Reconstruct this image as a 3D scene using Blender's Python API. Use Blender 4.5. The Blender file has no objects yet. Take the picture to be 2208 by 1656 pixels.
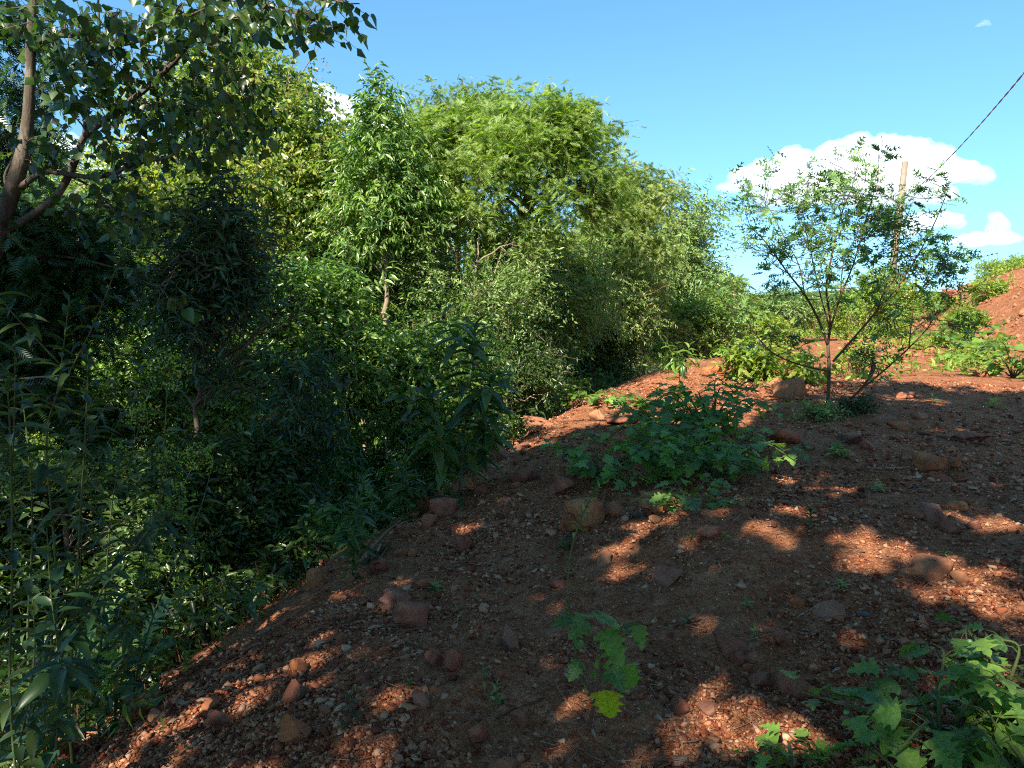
import bpy, math
import numpy as np
from mathutils import Vector, Matrix, Euler

# ------------------------------------------------------------------ camera
sc = bpy.context.scene
W0, H0 = 2208, 1656
HFOV = 70.0
FPX = (W0 / 2) / math.tan(math.radians(HFOV / 2))
CAM = np.array([0.0, 0.0, 1.62])
PITCH = math.atan((H0 / 2 - 660) / FPX)
cam_data = bpy.data.cameras.new('camera')
cam_data.angle = math.radians(HFOV)
cam_data.clip_start = 0.05
cam_data.clip_end = 20000
cam = bpy.data.objects.new('camera', cam_data)
sc.collection.objects.link(cam)
cam.location = CAM
cam.rotation_euler = (math.pi / 2 - PITCH, 0, 0)
sc.camera = cam

# ------------------------------------------------------------------ sky and sun
SUN_ELEV = math.radians(42)
SUN_DIR_H = np.array([0.47, 0.883])              # where the light travels, on the ground plan
LIGHT = np.array([SUN_DIR_H[0] * math.cos(SUN_ELEV), SUN_DIR_H[1] * math.cos(SUN_ELEV), -math.sin(SUN_ELEV)])
world = bpy.data.worlds.new('World')
sc.world = world
world.use_nodes = True
nt = world.node_tree
nt.nodes.clear()
sky = nt.nodes.new('ShaderNodeTexSky')
sky.sky_type = 'NISHITA'
sky.sun_disc = False
sky.sun_elevation = SUN_ELEV
sky.sun_rotation = math.atan2(-SUN_DIR_H[0], -SUN_DIR_H[1])
sky.altitude = 0
sky.air_density = 1.0
sky.dust_density = 0.1
sky.ozone_density = 2.0
bg = nt.nodes.new('ShaderNodeBackground')
bg.inputs['Strength'].default_value = 0.108
tcw = nt.nodes.new('ShaderNodeTexCoord')
mpw = nt.nodes.new('ShaderNodeMapping')          # keeps the horizon as blue as the clear air of the photograph
mpw.vector_type = 'POINT'
mpw.inputs['Location'].default_value = (0, 0, 0.17)
mpw.inputs['Scale'].default_value = (1, 1, 0.85)
nt.links.new(tcw.outputs['Generated'], mpw.inputs[0])
nt.links.new(mpw.outputs[0], sky.inputs[0])
hsv = nt.nodes.new('ShaderNodeHueSaturation')
hsv.inputs['Saturation'].default_value = 1.2
hsv.inputs['Value'].default_value = 1.0
wo = nt.nodes.new('ShaderNodeOutputWorld')
nt.links.new(sky.outputs[0], hsv.inputs['Color'])
air = nt.nodes.new('ShaderNodeMixRGB'); air.blend_type = 'MULTIPLY'; air.inputs[0].default_value = 1
air.inputs[2].default_value = (1.06, 1.16, 1.0, 1)
nt.links.new(hsv.outputs[0], air.inputs[1])
nt.links.new(air.outputs[0], bg.inputs['Color'])
nt.links.new(bg.outputs[0], wo.inputs['Surface'])

sun_data = bpy.data.lights.new('sun', 'SUN')
sun_data.energy = 5.0
sun_data.angle = math.radians(0.53)
sun_data.color = (1.0, 0.90, 0.76)
sun = bpy.data.objects.new('sun', sun_data)
sun.rotation_euler = Vector(LIGHT).to_track_quat('-Z', 'Y').to_euler()
sc.collection.objects.link(sun)

sc.view_settings.view_transform = 'Standard'
sc.view_settings.look = 'None'
sc.view_settings.exposure = 1.5
sc.view_settings.gamma = 1.0
sc.view_settings.use_curve_mapping = False
sc.render.engine = 'CYCLES'
sc.cycles.max_bounces = 7
sc.cycles.diffuse_bounces = 3
sc.cycles.glossy_bounces = 2
sc.cycles.transmission_bounces = 3
sc.cycles.transparent_max_bounces = 16
sc.cycles.sample_clamp_indirect = 4.0
sc.cycles.use_denoising = False
sc.cycles.denoising_prefilter = 'ACCURATE'
sc.cycles.pixel_filter_type = 'BLACKMAN_HARRIS'
sc.cycles.filter_width = 1.1
sc.cycles.use_adaptive_sampling = True
sc.cycles.adaptive_threshold = 0.01
sc.render.use_persistent_data = False

# ------------------------------------------------------------------ bookkeeping
COL = sc.collection.objects

def link(o, parent=None):
    COL.link(o)
    if parent is not None:
        o.parent = parent
    return o

def tag(o, label=None, cat=None, group=None, kind=None):
    if label: o['label'] = label
    if cat: o['category'] = cat
    if group: o['group'] = group
    if kind: o['kind'] = kind
    return o

def empty(name, loc, label, cat, group=None):
    o = bpy.data.objects.new(name, None)
    o.empty_display_size = 0.1
    o.location = [float(v) for v in loc]
    link(o)
    return tag(o, label, cat, group)

def make_mesh(name, V, faces, mats=None, mat_idx=None, smooth=False):
    """faces: list of integer arrays, each (n, k)"""
    me = bpy.data.meshes.new(name)
    V = np.asarray(V, dtype=np.float32)
    faces = [np.asarray(f, dtype=np.int32) for f in faces if len(f)]
    me.vertices.add(len(V))
    me.vertices.foreach_set('co', V.ravel())
    nl = sum(f.size for f in faces)
    nf = sum(len(f) for f in faces)
    me.loops.add(nl)
    me.loops.foreach_set('vertex_index', np.concatenate([f.ravel() for f in faces]))
    me.polygons.add(nf)
    tot = np.concatenate([np.full(len(f), f.shape[1], np.int32) for f in faces])
    start = np.concatenate([[0], np.cumsum(tot)[:-1]]).astype(np.int32)
    me.polygons.foreach_set('loop_start', start)
    me.polygons.foreach_set('loop_total', tot)
    if smooth:
        me.polygons.foreach_set('use_smooth', np.ones(nf, bool))
    for m in (mats if isinstance(mats, (list, tuple)) else [mats] if mats else []):
        me.materials.append(m)
    if mat_idx is not None:
        me.polygons.foreach_set('material_index', np.asarray(mat_idx, np.int32))
    me.update(calc_edges=True)
    return me

def obj(name, me, parent=None, loc=(0, 0, 0)):
    o = bpy.data.objects.new(name, me)
    o.location = [float(v) for v in loc]
    return link(o, parent)

# ------------------------------------------------------------------ noise
_r = np.random.default_rng(7)
_L2 = _r.random((256, 256)).astype(np.float32)
_L3 = _r.random((64, 64, 64)).astype(np.float32)

def vnoise2(x, y):
    xi = np.floor(x).astype(int); yi = np.floor(y).astype(int)
    fx = x - xi; fy = y - yi
    fx = fx * fx * (3 - 2 * fx); fy = fy * fy * (3 - 2 * fy)
    a = _L2[xi & 255, yi & 255]; b = _L2[(xi + 1) & 255, yi & 255]
    c = _L2[xi & 255, (yi + 1) & 255]; d = _L2[(xi + 1) & 255, (yi + 1) & 255]
    return (a + (b - a) * fx) * (1 - fy) + (c + (d - c) * fx) * fy - 0.5

def vnoise3(p):
    i = np.floor(p).astype(int); f = p - i
    f = f * f * (3 - 2 * f)
    out = 0
    for dx in (0, 1):
        for dy in (0, 1):
            for dz in (0, 1):
                w = (f[:, 0] if dx else 1 - f[:, 0]) * (f[:, 1] if dy else 1 - f[:, 1]) * (f[:, 2] if dz else 1 - f[:, 2])
                out = out + w * _L3[(i[:, 0] + dx) & 63, (i[:, 1] + dy) & 63, (i[:, 2] + dz) & 63]
    return out - 0.5

def fbm2(x, y, oct=4):
    s = 0; a = 1.0; f = 1.0
    for k in range(oct):
        s = s + a * vnoise2(x * f + 17.3 * k, y * f - 9.1 * k); a *= 0.5; f *= 2.03
    return s

def fbm3(p, oct=4):
    s = 0; a = 1.0; f = 1.0
    for k in range(oct):
        s = s + a * vnoise3(p * f + 11.7 * k); a *= 0.5; f *= 2.03
    return s

# ------------------------------------------------------------------ terrain height
EDGE = np.array([(-3.4, -40), (-2.6, -6), (-2.0, 0.5), (-1.62, 2.6), (-1.42, 3.9), (-0.95, 6.0), (-0.1, 9.0), (0.45, 11.0), (1.5, 14.6), (3.6, 19), (6.6, 25), (11, 36), (18, 52), (40, 110)], float)
HILL = np.array([(14.5, -30), (13.0, 5), (12.6, 18), (15.2, 25), (17.6, 32), (21.6, 42), (29.5, 56), (74, 130)], float)
FLOOR = -2.9

def poly_dist(x, y, P):
    """signed distance to a polyline: positive on its right-hand side (towards +x)"""
    best = np.full(np.shape(x), 1e9); sgn = np.ones(np.shape(x))
    for (ax, ay), (bx, by) in zip(P[:-1], P[1:]):
        dx, dy = bx - ax, by - ay; L2 = dx * dx + dy * dy
        t = np.clip(((x - ax) * dx + (y - ay) * dy) / L2, 0, 1)
        qx, qy = x - (ax + t * dx), y - (ay + t * dy)
        d = qx * qx + qy * qy
        s = np.sign(qx * dy - qy * dx)
        m = d < best
        best = np.where(m, d, best); sgn = np.where(m, s, sgn)
    return np.sqrt(best) * sgn

def height(x, y, fine=True):
    x = np.asarray(x, float); y = np.asarray(y, float)
    r = np.hypot(x, y)
    d = poly_dist(x, y, EDGE)
    d = d + 0.22 * fbm2(x * 0.9, y * 0.9, 3)
    k = 0.30
    z = -0.78 * k * np.logaddexp(0, -(d - 0.12) / k)          # shoulder and slope
    fl = FLOOR + 0.5 * fbm2(x * 0.25 + 5, y * 0.25, 3)
    z = np.where(z < fl, fl, z) if not fine else -np.logaddexp(-z * 4, -fl * 4) / 4 * 1.0 if False else np.maximum(z, fl)
    on = 1 / (1 + np.exp(-(d - 0.2) * 4))
    z = z + on * (0.05 * np.clip(d - 1.5, 0, 4) * 0.5)
    # low mounds thrown up on the track
    z = z + on * (0.16 * fbm2(x * 0.55 + 3.1, y * 0.55 + 8.4, 3))
    for mx, my, mr, mh in ((1.35, 5.15, 0.8, 0.13), (0.9, 7.3, 1.0, 0.12), (3.4, 4.0, 1.0, 0.12), (1.2, 12.4, 1.2, 0.2), (4.3, 15.5, 2.0, 0.25), (2.6, 2.6, 0.8, 0.05)):
        z = z + on * mh * np.exp(-((x - mx) ** 2 + (y - my) ** 2) / mr ** 2)
    # spoil bank on the right
    h = poly_dist(x, y, HILL) + 0.9 * fbm2(x * 0.35, y * 0.35 + 40, 3)
    crest = 5.6 - 0.06 * np.clip(y - 20, 0, 60) + 0.5 * fbm2(x * 0.3, y * 0.3 + 70, 2)
    q = np.clip(h, 0, None) * 1.05
    bank = crest * (1 - np.exp(-(q / crest) ** 1.2))
    z = z + np.where(h > 0, bank, 0)
    # far ground sinks behind the first rise
    z = z - 0.018 * np.clip(y - 34, 0, 200) / (1 + np.exp(np.clip(h * 0.8, -30, 30)))
    if fine:
        near = np.exp(-r / 14)
        z = z + 0.045 * fbm2(x * 2.6, y * 2.6 + 3, 4) * (0.5 + near)
        z = z + 0.034 * fbm2(x * 9, y * 9 + 3, 4) * near
    return z

def ray(px, py):
    c, s = math.cos(PITCH), math.sin(PITCH)
    u = (px - W0 / 2) / FPX; v = (H0 / 2 - py) / FPX
    return np.array([u, c + v * s, -s + v * c])

def at(px, py, Y):
    """the point that shows at (px, py) of the photograph, Y metres in front of the camera"""
    r = ray(px, py)
    return CAM + r * (Y / r[1])

def gp(px, py):
    """the point of the ground that shows at (px, py)"""
    r = ray(px, py)
    t = np.geomspace(1.2, 120, 1500)
    P = CAM[None] + r[None] * t[:, None]
    dz = P[:, 2] - height(P[:, 0], P[:, 1])
    k = np.argmax(dz < 0)
    if not (dz < 0).any():
        k = len(t) - 1
    a, b = dz[k - 1], dz[k]
    tt = t[k - 1] + (t[k] - t[k - 1]) * (a / (a - b + 1e-9))
    return CAM + r * tt

def proj(P):
    P = np.asarray(P, float) - CAM
    c, s = math.cos(PITCH), math.sin(PITCH)
    d = P[..., 1] * c - P[..., 2] * s
    u = P[..., 1] * s + P[..., 2] * c
    return W0 / 2 + FPX * P[..., 0] / d, H0 / 2 - FPX * u / d, d

def px_at(Y, n):
    """n pixels of the photograph as metres, Y metres away"""
    return n * Y / FPX
# ------------------------------------------------------------------ materials
def new_mat(name):
    m = bpy.data.materials.new(name)
    m.use_nodes = True
    t = m.node_tree
    t.nodes.clear()
    out = t.nodes.new('ShaderNodeOutputMaterial')
    return m, t, out

def N(t, kind, **kw):
    n = t.nodes.new(kind)
    for k, v in kw.items():
        if k in n.inputs.keys() if hasattr(n.inputs, 'keys') else False:
            n.inputs[k].default_value = v
        else:
            setattr(n, k, v)
    return n

def ramp(t, stops, interp='LINEAR'):
    n = t.nodes.new('ShaderNodeValToRGB')
    n.color_ramp.interpolation = interp
    els = n.color_ramp.elements
    while len(els) < len(stops): els.new(0.5)
    for e, (p, c) in zip(els, stops):
        e.position = p; e.color = (*c, 1)
    return n

def noise(t, scale, detail=4, rough=0.6, coord=None, dist=0.0):
    n = t.nodes.new('ShaderNodeTexNoise')
    n.inputs['Scale'].default_value = scale
    n.inputs['Detail'].default_value = detail
    n.inputs['Roughness'].default_value = rough
    n.inputs['Distortion'].default_value = dist
    if coord is not None: t.links.new(coord, n.inputs['Vector'])
    return n

def foliage(name, cols, trans=0.35, rough=0.42, spec=0.5, clump=0.8, veins=False, veincol=(0.20, 0.26, 0.10, 1)):
    """cols: dark to light leaf colours; each leaf gets its own, clumps of leaves drift in hue"""
    m, t, out = new_mat(name)
    L = t.links
    geo = N(t, 'ShaderNodeNewGeometry')
    oi = N(t, 'ShaderNodeObjectInfo')
    add = N(t, 'ShaderNodeMath', operation='ADD'); L.new(geo.outputs['Random Per Island'], add.inputs[0]); L.new(oi.outputs['Random'], add.inputs[1])
    fr = N(t, 'ShaderNodeMath', operation='FRACT'); L.new(add.outputs[0], fr.inputs[0])
    nz = noise(t, clump, 2, 0.5, geo.outputs['Position'])
    mul = N(t, 'ShaderNodeMath', operation='MULTIPLY_ADD'); L.new(nz.outputs['Fac'], mul.inputs[0]); mul.inputs[1].default_value = 1.1; mul.inputs[2].default_value = -0.55
    sc_ = N(t, 'ShaderNodeMath', operation='MULTIPLY_ADD'); L.new(fr.outputs[0], sc_.inputs[0]); sc_.inputs[1].default_value = 1.0; L.new(mul.outputs[0], sc_.inputs[2])
    n = len(cols)
    rp = ramp(t, [(i / (n - 1), c) for i, c in enumerate(cols)])
    L.new(sc_.outputs[0], rp.inputs[0])
    p = N(t, 'ShaderNodeBsdfPrincipled')
    p.inputs['Roughness'].default_value = rough
    p.inputs['Specular IOR Level'].default_value = spec
    if veins:
        def mth(op, a, b=None):
            n_ = N(t, 'ShaderNodeMath', operation=op)
            for k, v in enumerate((a, b)):
                if v is None: continue
                if isinstance(v, (int, float)): n_.inputs[k].default_value = v
                else: L.new(v, n_.inputs[k])
            return n_.outputs[0]
        tc = N(t, 'ShaderNodeTexCoord'); sp = N(t, 'ShaderNodeSeparateXYZ'); L.new(tc.outputs['Object'], sp.inputs[0])
        ay = mth('ABSOLUTE', sp.outputs['Y'])
        side = mth('ABSOLUTE', mth('SUBTRACT', mth('FRACT', mth('MULTIPLY', mth('SUBTRACT', sp.outputs['X'], mth('MULTIPLY', ay, 0.75)), 6.5)), 0.5))
        vein = mth('MAXIMUM', mth('LESS_THAN', side, 0.055), mth('LESS_THAN', ay, 0.014))
        blot = noise(t, 7, 4, 0.7, tc.outputs['Object'])
        pale = N(t, 'ShaderNodeMixRGB'); L.new(mth('MULTIPLY', vein, 0.55), pale.inputs[0]); L.new(rp.outputs[0], pale.inputs[1]); pale.inputs[2].default_value = veincol
        br_ = ramp(t, [(0.3, (0.62, 0.62, 0.62)), (0.6, (1.1, 1.1, 1.1)), (0.75, (1.5, 1.25, 0.9))]); L.new(blot.outputs['Fac'], br_.inputs[0])
        mm = N(t, 'ShaderNodeMixRGB', blend_type='MULTIPLY'); mm.inputs[0].default_value = 0.85; L.new(pale.outputs[0], mm.inputs[1]); L.new(br_.outputs[0], mm.inputs[2])
        rp = mm
    L.new(rp.outputs[0], p.inputs['Base Color'])
    tr = N(t, 'ShaderNodeBsdfTranslucent')
    br = N(t, 'ShaderNodeMixRGB', blend_type='MULTIPLY'); br.inputs['Fac'].default_value = 1
    L.new(rp.outputs[0], br.inputs[1]); br.inputs[2].default_value = (2.1, 2.3, 0.8, 1)
    L.new(br.outputs[0], tr.inputs['Color'])
    mx = N(t, 'ShaderNodeMixShader'); mx.inputs[0].default_value = trans
    L.new(p.outputs[0], mx.inputs[1]); L.new(tr.outputs[0], mx.inputs[2])
    L.new(mx.outputs[0], out.inputs['Surface'])
    return m

def bark(name, c1, c2, c3=None, scale=6, rough=0.9):
    m, t, out = new_mat(name)
    L = t.links
    tc = N(t, 'ShaderNodeTexCoord')
    mp = N(t, 'ShaderNodeMapping'); mp.inputs['Scale'].default_value = (1, 1, 0.3); L.new(tc.outputs['Object'], mp.inputs[0])
    a = noise(t, scale, 6, 0.7, mp.outputs[0])
    rp = ramp(t, [(0.3, c1), (0.55, c2), (0.72, c3 or c2)]); L.new(a.outputs['Fac'], rp.inputs[0])
    b = noise(t, scale * 6, 5, 0.7, mp.outputs[0])
    bump = N(t, 'ShaderNodeBump'); bump.inputs['Strength'].default_value = 0.6; bump.inputs['Distance'].default_value = 0.02
    L.new(b.outputs['Fac'], bump.inputs['Height'])
    p = N(t, 'ShaderNodeBsdfPrincipled'); p.inputs['Roughness'].default_value = rough
    p.inputs['Specular IOR Level'].default_value = 0.2
    L.new(rp.outputs[0], p.inputs['Base Color']); L.new(bump.outputs[0], p.inputs['Normal'])
    L.new(p.outputs[0], out.inputs['Surface'])
    return m

def speckled(name, cols, rough=0.9, bumpd=0.01, scale=14, rnd=0.8, spec=0.25, dust=0.0):
    """stone, clod, litter: a colour per piece plus mottling"""
    m, t, out = new_mat(name)
    L = t.links
    geo = N(t, 'ShaderNodeNewGeometry'); oi = N(t, 'ShaderNodeObjectInfo'); tc = N(t, 'ShaderNodeTexCoord')
    add = N(t, 'ShaderNodeMath', operation='ADD'); L.new(geo.outputs['Random Per Island'], add.inputs[0]); L.new(oi.outputs['Random'], add.inputs[1])
    fr = N(t, 'ShaderNodeMath', operation='FRACT'); L.new(add.outputs[0], fr.inputs[0])
    a = noise(t, scale, 6, 0.65, geo.outputs['Position'], 0.4)
    s = N(t, 'ShaderNodeMath', operation='MULTIPLY_ADD'); L.new(fr.outputs[0], s.inputs[0]); s.inputs[1].default_value = rnd
    s2 = N(t, 'ShaderNodeMath', operation='MULTIPLY_ADD'); L.new(a.outputs['Fac'], s2.inputs[0]); s2.inputs[1].default_value = 2.3 * (1.25 - rnd); s2.inputs[2].default_value = -1.15 * (1.25 - rnd) + 0.5 - rnd * 0.5
    L.new(s2.outputs[0], s.inputs[2])
    n = len(cols)
    rp = ramp(t, [(i / (n - 1), c) for i, c in enumerate(cols)]); L.new(s.outputs[0], rp.inputs[0])
    b = noise(t, scale * 3, 8, 0.78, geo.outputs['Position'], 0.5)
    bump = N(t, 'ShaderNodeBump'); bump.inputs['Strength'].default_value = 1.0; bump.inputs['Distance'].default_value = bumpd
    L.new(b.outputs['Fac'], bump.inputs['Height'])
    if dust:                       # red dust settled on the upper faces, chipped grain below
        sp = N(t, 'ShaderNodeSeparateXYZ'); L.new(geo.outputs['Normal'], sp.inputs[0])
        dn = noise(t, scale * 1.7, 5, 0.7, geo.outputs['Position'])
        ad = N(t, 'ShaderNodeMath', operation='ADD'); L.new(sp.outputs['Z'], ad.inputs[0]); L.new(dn.outputs['Fac'], ad.inputs[1])
        mr = N(t, 'ShaderNodeMapRange'); mr.inputs['From Min'].default_value = 0.85; mr.inputs['From Max'].default_value = 1.45; mr.inputs['To Max'].default_value = dust; L.new(ad.outputs[0], mr.inputs['Value'])
        dm = N(t, 'ShaderNodeMixRGB'); L.new(mr.outputs[0], dm.inputs[0]); L.new(rp.outputs[0], dm.inputs[1]); dm.inputs[2].default_value = (0.30, 0.125, 0.062, 1)
        rp = dm
        vo = N(t, 'ShaderNodeTexVoronoi'); vo.inputs['Scale'].default_value = scale * 2.2; L.new(geo.outputs['Position'], vo.inputs['Vector'])
        b2 = N(t, 'ShaderNodeBump'); b2.inputs['Strength'].default_value = 0.8; b2.inputs['Distance'].default_value = bumpd * 2; L.new(vo.outputs['Distance'], b2.inputs['Height']); L.new(bump.outputs[0], b2.inputs['Normal'])
        bump = b2
    p = N(t, 'ShaderNodeBsdfPrincipled'); p.inputs['Roughness'].default_value = rough; p.inputs['Specular IOR Level'].default_value = spec
    L.new(rp.outputs[0], p.inputs['Base Color']); L.new(bump.outputs[0], p.inputs['Normal'])
    L.new(p.outputs[0], out.inputs['Surface'])
    return m

def ground_mat():
    m, t, out = new_mat('red_earth')
    L = t.links
    geo = N(t, 'ShaderNodeNewGeometry')
    P = geo.outputs['Position']
    big = noise(t, 0.55, 5, 0.6, P, 0.6)
    mid = noise(t, 4.5, 6, 0.68, P, 0.3)
    fin = noise(t, 38, 5, 0.75, P)
    vor = N(t, 'ShaderNodeTexVoronoi'); vor.inputs['Scale'].default_value = 46; L.new(P, vor.inputs['Vector'])
    r1 = ramp(t, [(0.28, (0.12, 0.032, 0.014)), (0.43, (0.30, 0.105, 0.045)), (0.58, (0.44, 0.185, 0.088)), (0.72, (0.52, 0.29, 0.17))])
    L.new(mid.outputs['Fac'], r1.inputs[0])
    r2 = ramp(t, [(0.0, (0.11, 0.030, 0.014)), (0.35, (0.29, 0.10, 0.044)), (0.65, (0.45, 0.20, 0.098)), (1.0, (0.54, 0.34, 0.22))])
    L.new(vor.outputs['Color'], r2.inputs[0])
    rb = ramp(t, [(0.38, (0.15,) * 3), (0.62, (0.6,) * 3)]); L.new(big.outputs['Fac'], rb.inputs[0])
    mx = N(t, 'ShaderNodeMixRGB'); L.new(rb.outputs[0], mx.inputs[0]); L.new(r1.outputs[0], mx.inputs[1]); L.new(r2.outputs[0], mx.inputs[2])
    # forest floor litter where the ground lies low
    sep = N(t, 'ShaderNodeSeparateXYZ'); L.new(P, sep.inputs[0])
    mr = N(t, 'ShaderNodeMapRange'); mr.inputs['From Min'].default_value = -0.7; mr.inputs['From Max'].default_value = -1.7
    L.new(sep.outputs['Z'], mr.inputs['Value'])
    lit = noise(t, 22, 6, 0.8, P, 1.2)
    r3 = ramp(t, [(0.35, (0.035, 0.026, 0.015)), (0.5, (0.10, 0.07, 0.035)), (0.6, (0.22, 0.17, 0.09)), (0.7, (0.05, 0.065, 0.02))])
    L.new(lit.outputs['Fac'], r3.inputs[0])
    mx2 = N(t, 'ShaderNodeMixRGB'); L.new(mr.outputs[0], mx2.inputs[0]); L.new(mx.outputs[0], mx2.inputs[1]); L.new(r3.outputs[0], mx2.inputs[2])
    # bump: pebbly crust
    b1 = N(t, 'ShaderNodeBump'); b1.inputs['Strength'].default_value = 1.0; b1.inputs['Distance'].default_value = 0.035; L.new(vor.outputs['Distance'], b1.inputs['Height']); b1.invert = True
    b2 = N(t, 'ShaderNodeBump'); b2.inputs['Strength'].default_value = 1.0; b2.inputs['Distance'].default_value = 0.022; L.new(fin.outputs['Fac'], b2.inputs['Height']); L.new(b1.outputs[0], b2.inputs['Normal'])
    b3 = N(t, 'ShaderNodeBump'); b3.inputs['Strength'].default_value = 0.7; b3.inputs['Distance'].default_value = 0.07; L.new(mid.outputs['Fac'], b3.inputs['Height']); L.new(b2.outputs[0], b3.inputs['Normal'])
    p = N(t, 'ShaderNodeBsdfPrincipled'); p.inputs['Roughness'].default_value = 0.95; p.inputs['Specular IOR Level'].default_value = 0.1
    L.new(mx2.outputs[0], p.inputs['Base Color']); L.new(b3.outputs[0], p.inputs['Normal'])
    L.new(p.outputs[0], out.inputs['Surface'])
    return m

M = {}
M['earth'] = ground_mat()
M['broad'] = foliage('broad_yellow_green_leaves', [(0.06, 0.105, 0.02), (0.115, 0.19, 0.035), (0.18, 0.26, 0.05), (0.25, 0.3, 0.06), (0.32, 0.28, 0.07)], 0.38, 0.38, 0.55)
M['fresh'] = foliage('fresh_green_leaves', [(0.043, 0.103, 0.021), (0.086, 0.172, 0.033), (0.151, 0.254, 0.049), (0.229, 0.323, 0.078)], 0.35, 0.33, 0.6)
M['grey'] = foliage('grey_green_leaves', [(0.062, 0.117, 0.034), (0.11, 0.193, 0.054), (0.179, 0.276, 0.078), (0.262, 0.359, 0.108)], 0.3, 0.42, 0.5)
M['feather'] = foliage('feathery_acacia_leaves', [(0.069, 0.121, 0.028), (0.121, 0.196, 0.039), (0.19, 0.276, 0.061), (0.265, 0.333, 0.094)], 0.4, 0.5, 0.35, 0.6)
M['olive'] = foliage('olive_feathery_leaves', [(0.072, 0.135, 0.033), (0.129, 0.209, 0.046), (0.2, 0.269, 0.072), (0.286, 0.299, 0.104)], 0.32, 0.5, 0.35, 0.7)
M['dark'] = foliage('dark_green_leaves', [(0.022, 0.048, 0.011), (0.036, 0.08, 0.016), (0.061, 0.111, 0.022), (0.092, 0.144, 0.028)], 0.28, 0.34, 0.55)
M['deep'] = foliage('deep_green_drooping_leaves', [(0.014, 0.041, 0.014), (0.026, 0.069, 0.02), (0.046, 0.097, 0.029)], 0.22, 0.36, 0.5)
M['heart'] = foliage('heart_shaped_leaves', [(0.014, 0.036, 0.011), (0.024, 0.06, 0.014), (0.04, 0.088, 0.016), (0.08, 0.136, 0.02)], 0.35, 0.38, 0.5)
M['nightshade'] = foliage('prickly_nightshade_leaves', [(0.041, 0.104, 0.02), (0.081, 0.176, 0.026), (0.121, 0.24, 0.035), (0.169, 0.305, 0.046)], 0.35, 0.5, 0.4, 3.0, veins=True)
M['nightshade_backlit'] = foliage('backlit_nightshade_leaf', [(0.28, 0.30, 0.02), (0.32, 0.33, 0.025)], 0.6, 0.5, 0.3, veins=True, veincol=(0.10, 0.15, 0.01, 1))  # yellow glow of sun through the blade, put into the leaf colour
M['pinnate'] = foliage('deeply_cut_leaves', [(0.038, 0.098, 0.029), (0.067, 0.156, 0.041), (0.113, 0.234, 0.05), (0.189, 0.292, 0.072)], 0.22, 0.5, 0.35, 2.0)
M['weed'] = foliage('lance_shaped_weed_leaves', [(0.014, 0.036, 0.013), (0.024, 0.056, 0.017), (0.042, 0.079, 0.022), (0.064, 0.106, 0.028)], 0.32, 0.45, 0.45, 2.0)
M['sunny'] = foliage('sunlit_bank_grass_and_herbs', [(0.088, 0.165, 0.022), (0.143, 0.242, 0.033), (0.22, 0.308, 0.05), (0.297, 0.33, 0.077)], 0.4, 0.5, 0.35, 0.5)
M['dry'] = foliage('dry_brown_seed_heads', [(0.10, 0.05, 0.03), (0.18, 0.09, 0.05), (0.28, 0.17, 0.09)], 0.2, 0.8, 0.2)
M['bark_grey'] = bark('grey_lichened_bark', (0.035, 0.027, 0.02), (0.09, 0.072, 0.052), (0.24, 0.22, 0.18), 7)
M['bark_brown'] = bark('brown_bark', (0.05, 0.035, 0.022), (0.12, 0.085, 0.055), (0.2, 0.15, 0.10), 8)
M['bark_pale'] = bark('pale_bark', (0.15, 0.11, 0.07), (0.28, 0.22, 0.15), (0.40, 0.34, 0.25), 8)
M['stem_green'] = bark('green_stem', (0.045, 0.065, 0.02), (0.075, 0.10, 0.032), (0.12, 0.14, 0.055), 10, 0.6)
M['trunk_green'] = bark('grey_green_young_bark', (0.06, 0.05, 0.03), (0.11, 0.10, 0.06), (0.19, 0.18, 0.12), 9)
M['stem_red'] = bark('reddish_woody_stem', (0.06, 0.03, 0.02), (0.12, 0.06, 0.035), (0.2, 0.12, 0.07), 10)
M['wood_dead'] = bark('bleached_dead_wood', (0.14, 0.08, 0.05), (0.28, 0.17, 0.10), (0.42, 0.30, 0.20), 14)
M['straw'] = speckled('straw_and_dead_leaves', [(0.072, 0.035, 0.017), (0.173, 0.089, 0.045), (0.259, 0.16, 0.09), (0.324, 0.242, 0.168)], 0.85, 0.003, 10, 1.0)
M['gravel'] = speckled('red_brown_gravel', [(0.08, 0.020, 0.010), (0.16, 0.040, 0.018), (0.25, 0.078, 0.034), (0.34, 0.14, 0.066), (0.42, 0.20, 0.105), (0.46, 0.29, 0.18)], 0.92, 0.004, 20, 0.95)
M['rock_red'] = speckled('red_brown_rock', [(0.06, 0.022, 0.014), (0.156, 0.05, 0.029), (0.264, 0.09, 0.048), (0.408, 0.18, 0.102)], 0.8, 0.012, 7, 0.35, dust=0.45)
M['rock_ochre'] = speckled('ochre_rock', [(0.103, 0.032, 0.018), (0.239, 0.078, 0.03), (0.362, 0.134, 0.047), (0.454, 0.217, 0.1)], 0.85, 0.012, 7, 0.35, dust=0.45)
M['rock_orange'] = speckled('orange_rock', [(0.154, 0.062, 0.034), (0.295, 0.124, 0.057), (0.408, 0.211, 0.103)], 0.85, 0.01, 6, 0.3, dust=0.45)
M['rock_grey'] = speckled('grey_purple_rock', [(0.088, 0.037, 0.026), (0.188, 0.083, 0.054), (0.288, 0.138, 0.088), (0.4, 0.213, 0.138)], 0.75, 0.012, 7, 0.35, dust=0.45)
M['char'] = speckled('charred_wood', [(0.02, 0.018, 0.018), (0.06, 0.055, 0.055), (0.16, 0.16, 0.17)], 0.8, 0.008, 18, 0.5)
M['fruit'] = speckled('green_striped_fruit', [(0.05, 0.15, 0.04), (0.12, 0.26, 0.08), (0.25, 0.36, 0.14)], 0.4, 0.001, 30, 0.2, 0.5)
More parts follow.
